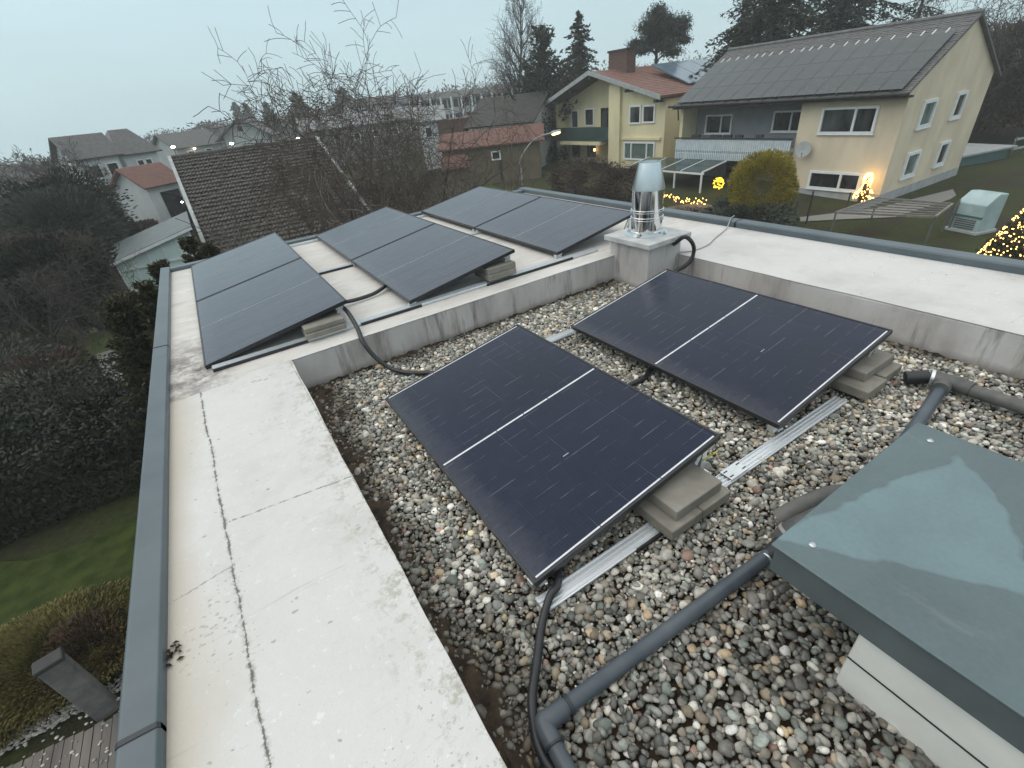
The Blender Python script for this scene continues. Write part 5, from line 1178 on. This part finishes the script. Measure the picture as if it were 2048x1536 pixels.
for i, (a, b, d, px_, sp_, mt_, lab) in enumerate(((40, 400, 27, 40, 3.0, 'twig', 'bare grey tree in front of the dark evergreens at left'), (150, 420, 30, 150, 2.8, 'twig_red', 'reddish bare tree before the wide dark evergreen'))):
    bt2((px_, 600), d, (a, b), sp_, 150+i, lab, style='spread', mat=mt_, nmain=10, levels=4, twist=.22, tip=.007, start=.2)
bt((75, 268), 62, 4.2, 109, 'gnarled bare tree against the sky at the left edge', 'spread', 'twig', nmain=10, levels=4, tip=.018, trunk_r=.3, twist=.4)
bt((105, 300), 58, 3.2, 110, 'small bare tree beside the gnarled one at left', 'spread', 'twig', nmain=9, levels=4, tip=.018)

dense((2020, 120), 66, 5.5, 111, 'dark leafless thicket behind the teal shed', 'hedge_brown', 9000, .4)
dense((2090, 40), 64, 6, 112, 'tall dark thicket at the right picture edge', 'hedge_brown', 9000, .4)
dense((1950, 160), 78, 6, 113, 'dark wood edge seen beside the tan gable wall', 'spruce', 8000, .45)
# ================================================================== the town further off
def farhouse(name, lab, e0, e1, zeave, rise, depth, wallm, roofm, hip=0.0, gable_front=False, wins=(), base=None, dist=None, ov=.5, group=None):
    """eave end points (pictures points) at height zeave; the house stands behind that front"""
    p = atz(*e0, zeave) if dist is None else atd(*e0, dist[0]); q = atz(*e1, zeave) if dist is None else atd(*e1, dist[1])
    if dist is not None: zeave = (p[2]+q[2])/2
    p[2] = q[2] = 0; u = q-p; Lh = np.linalg.norm(u); az = math.atan2(u[1], u[0])
    zb_ = min(gz(p[0], p[1]), gz(q[0], q[1])); h = House(name, lab, (p[0], p[1], zb_), az, group)
    if np.dot(h.n[:2], p[:2]) < 0: h.n = -h.n
    m = MB(); z0 = zb_-.5; D_ = depth
    if not gable_front:
        h.box(m, 0, Lh, 0, D_, z0, zeave)
        for s0_, s1_ in ((0, .25), (Lh-.25, Lh)): m.prism([h.W(s0_, 0, zeave), h.W(s0_, D_, zeave), h.W(s0_+(hip if s0_ == 0 else 0), D_/2, zeave+rise*.96)], h.u*(s1_-s0_)) if not hip else None
        m.build('wall', MT[wallm], h.t); rf = MB(); k = ov*rise/(D_/2)
        a, b, c, d = h.W(-ov, -ov, zeave-k), h.W(Lh+ov, -ov, zeave-k), h.W(Lh+ov-hip, D_/2, zeave+rise), h.W(-ov+hip, D_/2, zeave+rise)
        a2, b2 = h.W(-ov, D_+ov, zeave-k), h.W(Lh+ov, D_+ov, zeave-k)
        tiled(rf, a, b, c, d, 24, 20, amp=.025, wave=.02); tiled(rf, b2, a2, d, c, 8, 8)
        if hip: rf.add([a, d, a2, b, c, b2], [(0, 1, 2), (3, 5, 4)])
    else:
        m.prism([h.W(0, 0, z0), h.W(Lh, 0, z0), h.W(Lh, 0, zeave), h.W(Lh/2, 0, zeave+rise), h.W(0, 0, zeave)], h.n*D_); m.build('wall', MT[wallm], h.t); rf = MB(); k = ov*rise/(Lh/2)
        for sgn in (0, 1):
            s0_ = -ov if sgn == 0 else Lh+ov
            tiled(rf, h.W(s0_, -ov*1.4, zeave-k+.1), h.W(s0_, D_+ov, zeave-k+.1), h.W(Lh/2, D_+ov, zeave+rise+.1), h.W(Lh/2, -ov*1.4, zeave+rise+.1), 20, 14, amp=.025)
    ro = rf.build('roof', MT[roofm], h.t); h.roof = ro; h.L = Lh; h.ze = zeave; h.zb = zb_
    for (s_, z_, w_, hh) in wins: h.window('f', s_*Lh, w_, zeave+z_, zeave+z_+hh, e=0, fw=.12, sill=False)
    return h
MT['soffit_roof'] = tile_material('wet_pale_grey_roof', (.20, .205, .215), (.27, .275, .285))
MT['dimwall'] = simple('dull_grey_beige_wall', (.15, .145, .135), (.21, .20, .185), .8, .85)
MT['dimtan'] = simple('dull_brown_garage_wall', (.105, .085, .055), (.15, .12, .08), .8, .85)
TG2 = 'town houses in the distance'
h = farhouse('white_house', 'large white house with a dark hipped roof far off at left', (147, 311), (230, 303), -1.0, 1.7, 5, 'whitewall', 'tile_grey', dist=(64, 65), group=TG2, wins=((.15, -2.2, 1.1, 1.3), (.6, -2.2, 1.1, 1.3)))
h2 = farhouse('white_house', 'white house with a dark half hipped roof behind the red roofed annex', (240, 303), (308, 295), .4, 2.0, 6, 'whitewall', 'tile_grey', dist=(67, 68), group=TG2, hip=1.2, wins=((.3, -1.9, .9, 1.0), (.5, -1.9, .9, 1.0)))
h = farhouse('red_roofed_annex', 'small house with a faded red roof between white house and brown roof', (287, 367), (352, 353), -2.4, 1.25, 3.4, 'whitewall', 'tile_red', dist=(52, 54), group=TG2)
m = MB(); h.box(m, h.L*.32, h.L*.9, -.06, .1, h.zb, h.ze-.9); m.build('garage_door', MT['pane'], h.t)
h = farhouse('gabled_house', 'white gabled house standing over the ridge of the brown roof', (446, 272), (532, 263), .35, 1.7, 6, 'whitewall', 'tile_grey', gable_front=True, dist=(77, 76), group=TG2, ov=.9, wins=((.62, -2.6, 1.0, 1.3), (.35, .2, .9, .8), (.12, -2.6, .9, 1.4)))
x = MB(); h.box(x, h.L*.18, h.L*.52, -.7, -.05, h.ze-1.6, h.ze-1.3); x.build('awning', MT['soffit'], h.t)
farhouse('grey_house', 'grey roofed low house left of the white gabled one', (350, 292), (440, 285), .2, 1.7, 9, 'greyhouse', 'tile_grey', dist=(84, 86), group=TG2, wins=((.2, -1.8, 1, 1.2), (.6, -1.8, 1, 1.2)))
farhouse('terrace_house', 'long low pale house with a light grey roof behind the willows', (604, 258), (850, 234), .3, 1.5, 8, 'dimwall', 'soffit_roof', dist=(84, 86), group=TG2, wins=tuple((.06+.16*k, -2.1, 1.0, 1.0) for k in range(6)))
farhouse('white_block', 'small white house end seen through the twisted willow', (836, 240), (884, 235), .4, 1.3, 6, 'whitewall', 'barge', dist=(66, 66), group=TG2, wins=((.2, -2.0, .9, 1.2),))
hh = farhouse('dark_roofed_house', 'white house with a wide charcoal roof left of the cream house', (935, 243), (1062, 246), .1, 2.3, 10, 'whitewall', 'tile_dark', dist=(58, 55), group=TG2, wins=((.04, -1.7, .8, 1.3), (.12, -1.7, .8, 1.3)))
x = MB(); hh.box(x, -4.0, -.5, .3, 8, hh.zb-.5, hh.ze+.7); x.build('timber_wall', MT['brownwood'], hh.t)
hg = farhouse('tan_garage', 'tan garage with a long faded red roof below the charcoal roof', (884, 297), (1078, 275), -1.6, 1.0, 6, 'dimtan', 'tile_red', dist=(50, 49), group=TG2, wins=((.5, -1.5, .9, .8),))
x = MB(); hg.box(x, hg.L*.58, hg.L*.6, -.08, -.003, hg.zb, hg.ze-.2); x.build('post', MT['darkwood'], hg.t)
farhouse('small_outbuilding', 'small outbuilding with a red roof beside the green bin', (890, 336), (932, 330), -3.4, .7, 3, 'dimtan', 'tile_red', dist=(44, 44), group=TG2, ov=.3)
q = gp(910, 360); bn = thing('green_bin', 'dark green bin beside the small outbuilding', 'bin', q)
MB().box(q[0]-.5, q[0]+.5, q[1]-.4, q[1]+.4, q[2]-.1, q[2]+1.1).build('body', MT['greenwood'], bn, bevel=.05); MB().box(q[0]-.55, q[0]+.55, q[1]-.45, q[1]+.45, q[2]+1.102, q[2]+1.2).build('lid', MT['greenwood'], bn, bevel=.03)
# long slab building on the rise
hl = farhouse('long_apartment_block', 'very long pale apartment block along the skyline', (800, 206), (1045, 178), 3.4, 1.2, 12, 'greyhouse', 'tile_grey', dist=(118, 122), group=TG2)
nwin = 22; x = None
for r_ in range(2):
    for k in range(nwin):
        if x is None:
            m = MB(); hl.box(m, 0, .9, -.08, .05, -1.9, -.4); x = m.build('window', MT['pane'], hl.t); o = x
        else: o = x.copy(); C.objects.link(o)
        o.location = hl.u*(hl.L*(k+.3)/nwin)+np.array([0, 0, hl.ze-hl.o[2]*0-.0])*1.0+np.array([0, 0, -r_*2.7]); 
for k in range(12):
    m = MB(); hl.box(m, hl.L*(k+.75)/12, hl.L*(k+.75)/12+.35, -.5, -.005, hl.zb, hl.ze+.1); m.build('pilaster', MT['white'], hl.t)
h = farhouse('white_block', 'pale flat house left of the apartment block on the skyline', (700, 212), (800, 202), 2.8, 1.2, 9, 'greyhouse', 'tile_grey', dist=(112, 114), group=TG2, wins=((.2, -1.8, 1.2, 1.2), (.6, -1.8, 1.2, 1.2)))
# distant conifers
FG = 'distant conifers behind the white gabled house'
for i, (a, b, d, r_, lab, mt_, dr) in enumerate(((467, 205, 185, 4.6, 'first distant spruce left of the gable roof peak', 'spruce', .3), (489, 207, 190, 5.0, 'distant spruce directly above the gable roof peak', 'spruce', .3), (530, 207, 170, 3.8, 'slim dark distant conifer right of the gable roof', 'spruce', -.5), (588, 186, 160, 6.2, 'tall distant conifer left of the twisted willow', 'spruce', .2), (606, 208, 165, 5.0, 'shorter distant conifer touching the tall one', 'spruce', .2), (682, 176, 170, 7.5, 'bulky distant conifer seen through the twisted willow', 'spruce', .0))):
    bb, hh_ = tree_at(a, b, d); conifer('distant_conifer', lab, bb, hh_, r_, 120+i, mt_, dens=1.2, leaf=.9, droop=dr, power=.7, group=FG)
for i, (a, b, d, r_, lab) in enumerate(((325, 262, 200, 8, 'round hazy bare tree between white house and grey house'), (400, 245, 200, 7.5, 'hazy bare tree above the grey house'), (425, 240, 205, 6.5, 'faint hazy tree left of the distant spruces'), (20, 330, 180, 8, 'faint hazy tree at the far left horizon'), (560, 232, 200, 6.5, 'hazy tree between slim conifer and tall conifer'))):
    bb, hh_ = tree_at(a, b, d); bush('hazy_tree', lab, bb, r_, r_, hh_/2, 2600, .6, 'hedge_brown', 140+i, lump=.4, cat='tree', group='hazy trees on the horizon')
# far wood behind everything
lv = Leaves(200); rn = np.random.default_rng(200); P = []
for k in range(900):
    a = R(rn.uniform(-32, 100)); d = rn.uniform(215, 300); x_, y_ = d*math.sin(a), d*math.cos(a); h_ = rn.uniform(4, 8); z_ = gz(x_, y_)
    c_ = rn.normal(size=(46, 3))*np.array([2.2, 2.2, h_*.26])+np.array([x_, y_, z_+h_*.45]); P.append(c_)
lv.put(np.vstack(P), 1.3, .5); o = link('far_wood', lv.mesh('far_wood', MT['hedge_brown'])); o['kind'] = 'stuff'
# street lamps of the town
LG = 'lit street lamps in the distant town'
for a, b, d, lab in ((306, 298, 78, 'lit town lamp just right of the white house gable'), (346, 294, 82, 'lit town lamp at the left end of the grey house'), (389, 297, 84, 'small lit lamp in front of the grey house'), (463, 287, 72, 'bright lit lamp in front of the white gabled house'), (596, 277, 66, 'lit town lamp above the right end of the brown roof'), (364, 404, 40, 'small lit lamp beside the dark garage door')):
    q = atd(a, b, d); z = gz(q[0], q[1]); t = thing('town_lamp', lab, 'street lamp', (q[0], q[1], z), LG)
    MB().tube([(q[0], q[1], z-.2), (q[0], q[1], q[2]-.1)], .05, 6).build('pole', MT['darkwood'], t)
    s = .24*d/80 if a != 389 and a != 364 else .16*d/80; MB().lathe([(.02, -s*.7), (s, -s*.2), (s*.9, s*.3), (.02, s*.6)], q, 12).build('lamp_head', MT['townlamp'], t, smooth=True)
# ================================================================== light and air
w = bpy.data.worlds.new('World'); bpy.context.scene.world = w; w.use_nodes = True
nt = w.node_tree; bg = nt.nodes['Background']
sky = nt.nodes.new('ShaderNodeTexSky'); sky.sky_type = 'NISHITA'; sky.sun_disc = False
SUN_EL, SUN_AZ = R(52), R(-60)
sky.sun_elevation = SUN_EL; sky.sun_rotation = SUN_AZ; sky.air_density = 1.2; sky.dust_density = 3.5; sky.ozone_density = 1.0
# closed cloud deck: paler and brighter overhead than at the horizon
tc = nt.nodes.new('ShaderNodeTexCoord'); sp = nt.nodes.new('ShaderNodeSeparateXYZ'); nt.links.new(tc.outputs['Generated'], sp.inputs[0])
rp = nt.nodes.new('ShaderNodeValToRGB'); nt.links.new(sp.outputs[2], rp.inputs[0]); e = rp.color_ramp.elements
KZ = 10.0
e[0].position = 0.0; e[0].color = (4.4/KZ, 5.95/KZ, 6.4/KZ, 1); e[1].position = 1; e[1].color = (1.08, 1.06, 1.02, 1)
m_ = e.new(.22); m_.color = (4.75/KZ, 6.2/KZ, 6.7/KZ, 1)
sc = nt.nodes.new('ShaderNodeVectorMath'); sc.operation = 'SCALE'; nt.links.new(rp.outputs[0], sc.inputs[0]); sc.inputs['Scale'].default_value = KZ
mx = nt.nodes.new('ShaderNodeMix'); mx.data_type = 'RGBA'; mx.inputs[0].default_value = .92
cm = nt.nodes.new('ShaderNodeMapping'); cm.inputs['Scale'].default_value = (1.6, 1.6, 7); nt.links.new(tc.outputs['Generated'], cm.inputs[0])
cn = nt.nodes.new('ShaderNodeTexNoise'); cn.inputs['Scale'].default_value = 1.3; cn.inputs['Detail'].default_value = 6; nt.links.new(cm.outputs[0], cn.inputs['Vector'])
cr = nt.nodes.new('ShaderNodeMapRange'); cr.inputs[1].default_value = .3; cr.inputs[2].default_value = .7; cr.inputs[3].default_value = .93; cr.inputs[4].default_value = 1.05; nt.links.new(cn.outputs[0], cr.inputs[0])
c2 = nt.nodes.new('ShaderNodeVectorMath'); c2.operation = 'SCALE'; nt.links.new(sc.outputs[0], c2.inputs[0]); nt.links.new(cr.outputs[0], c2.inputs['Scale'])
nt.links.new(sky.outputs[0], mx.inputs[6]); nt.links.new(c2.outputs[0], mx.inputs[7])
nt.links.new(mx.outputs[2], bg.inputs[0]); bg.inputs[1].default_value = .12
sl = bpy.data.lights.new('sun', 'SUN'); sl.energy = 1.0; sl.angle = R(70); sl.color = (1, .95, .89)
so = bpy.data.objects.new('sun', sl); C.objects.link(so)
d = Vector((math.sin(SUN_AZ)*math.cos(SUN_EL), math.cos(SUN_AZ)*math.cos(SUN_EL), math.sin(SUN_EL)))
so.rotation_euler = (-d).to_track_quat('-Z', 'Y').to_euler(); so.location = (0, 0, 30)
HAZE = .0012
if HAZE:
    hm = bpy.data.materials.new('winter_haze'); hm.use_nodes = True; n_ = hm.node_tree.nodes; n_.remove(n_['Principled BSDF'])
    pv = n_.new('ShaderNodeVolumePrincipled'); pv.inputs['Color'].default_value = (.93, .965, .98, 1); pv.inputs['Density'].default_value = HAZE
    hm.node_tree.links.new(pv.outputs[0], n_['Material Output'].inputs['Volume'])
    o = MB().box(-345, 345, -345, 345, -8.5, 19.5).build('haze', hm); o['kind'] = 'stuff'
s = bpy.context.scene
s.view_settings.view_transform = 'Standard'; s.view_settings.look = 'None'; s.view_settings.exposure = .15; s.view_settings.gamma = 1
s.render.engine = 'CYCLES'; s.cycles.use_denoising = True; s.cycles.max_bounces = 6; s.cycles.volume_bounces = 3
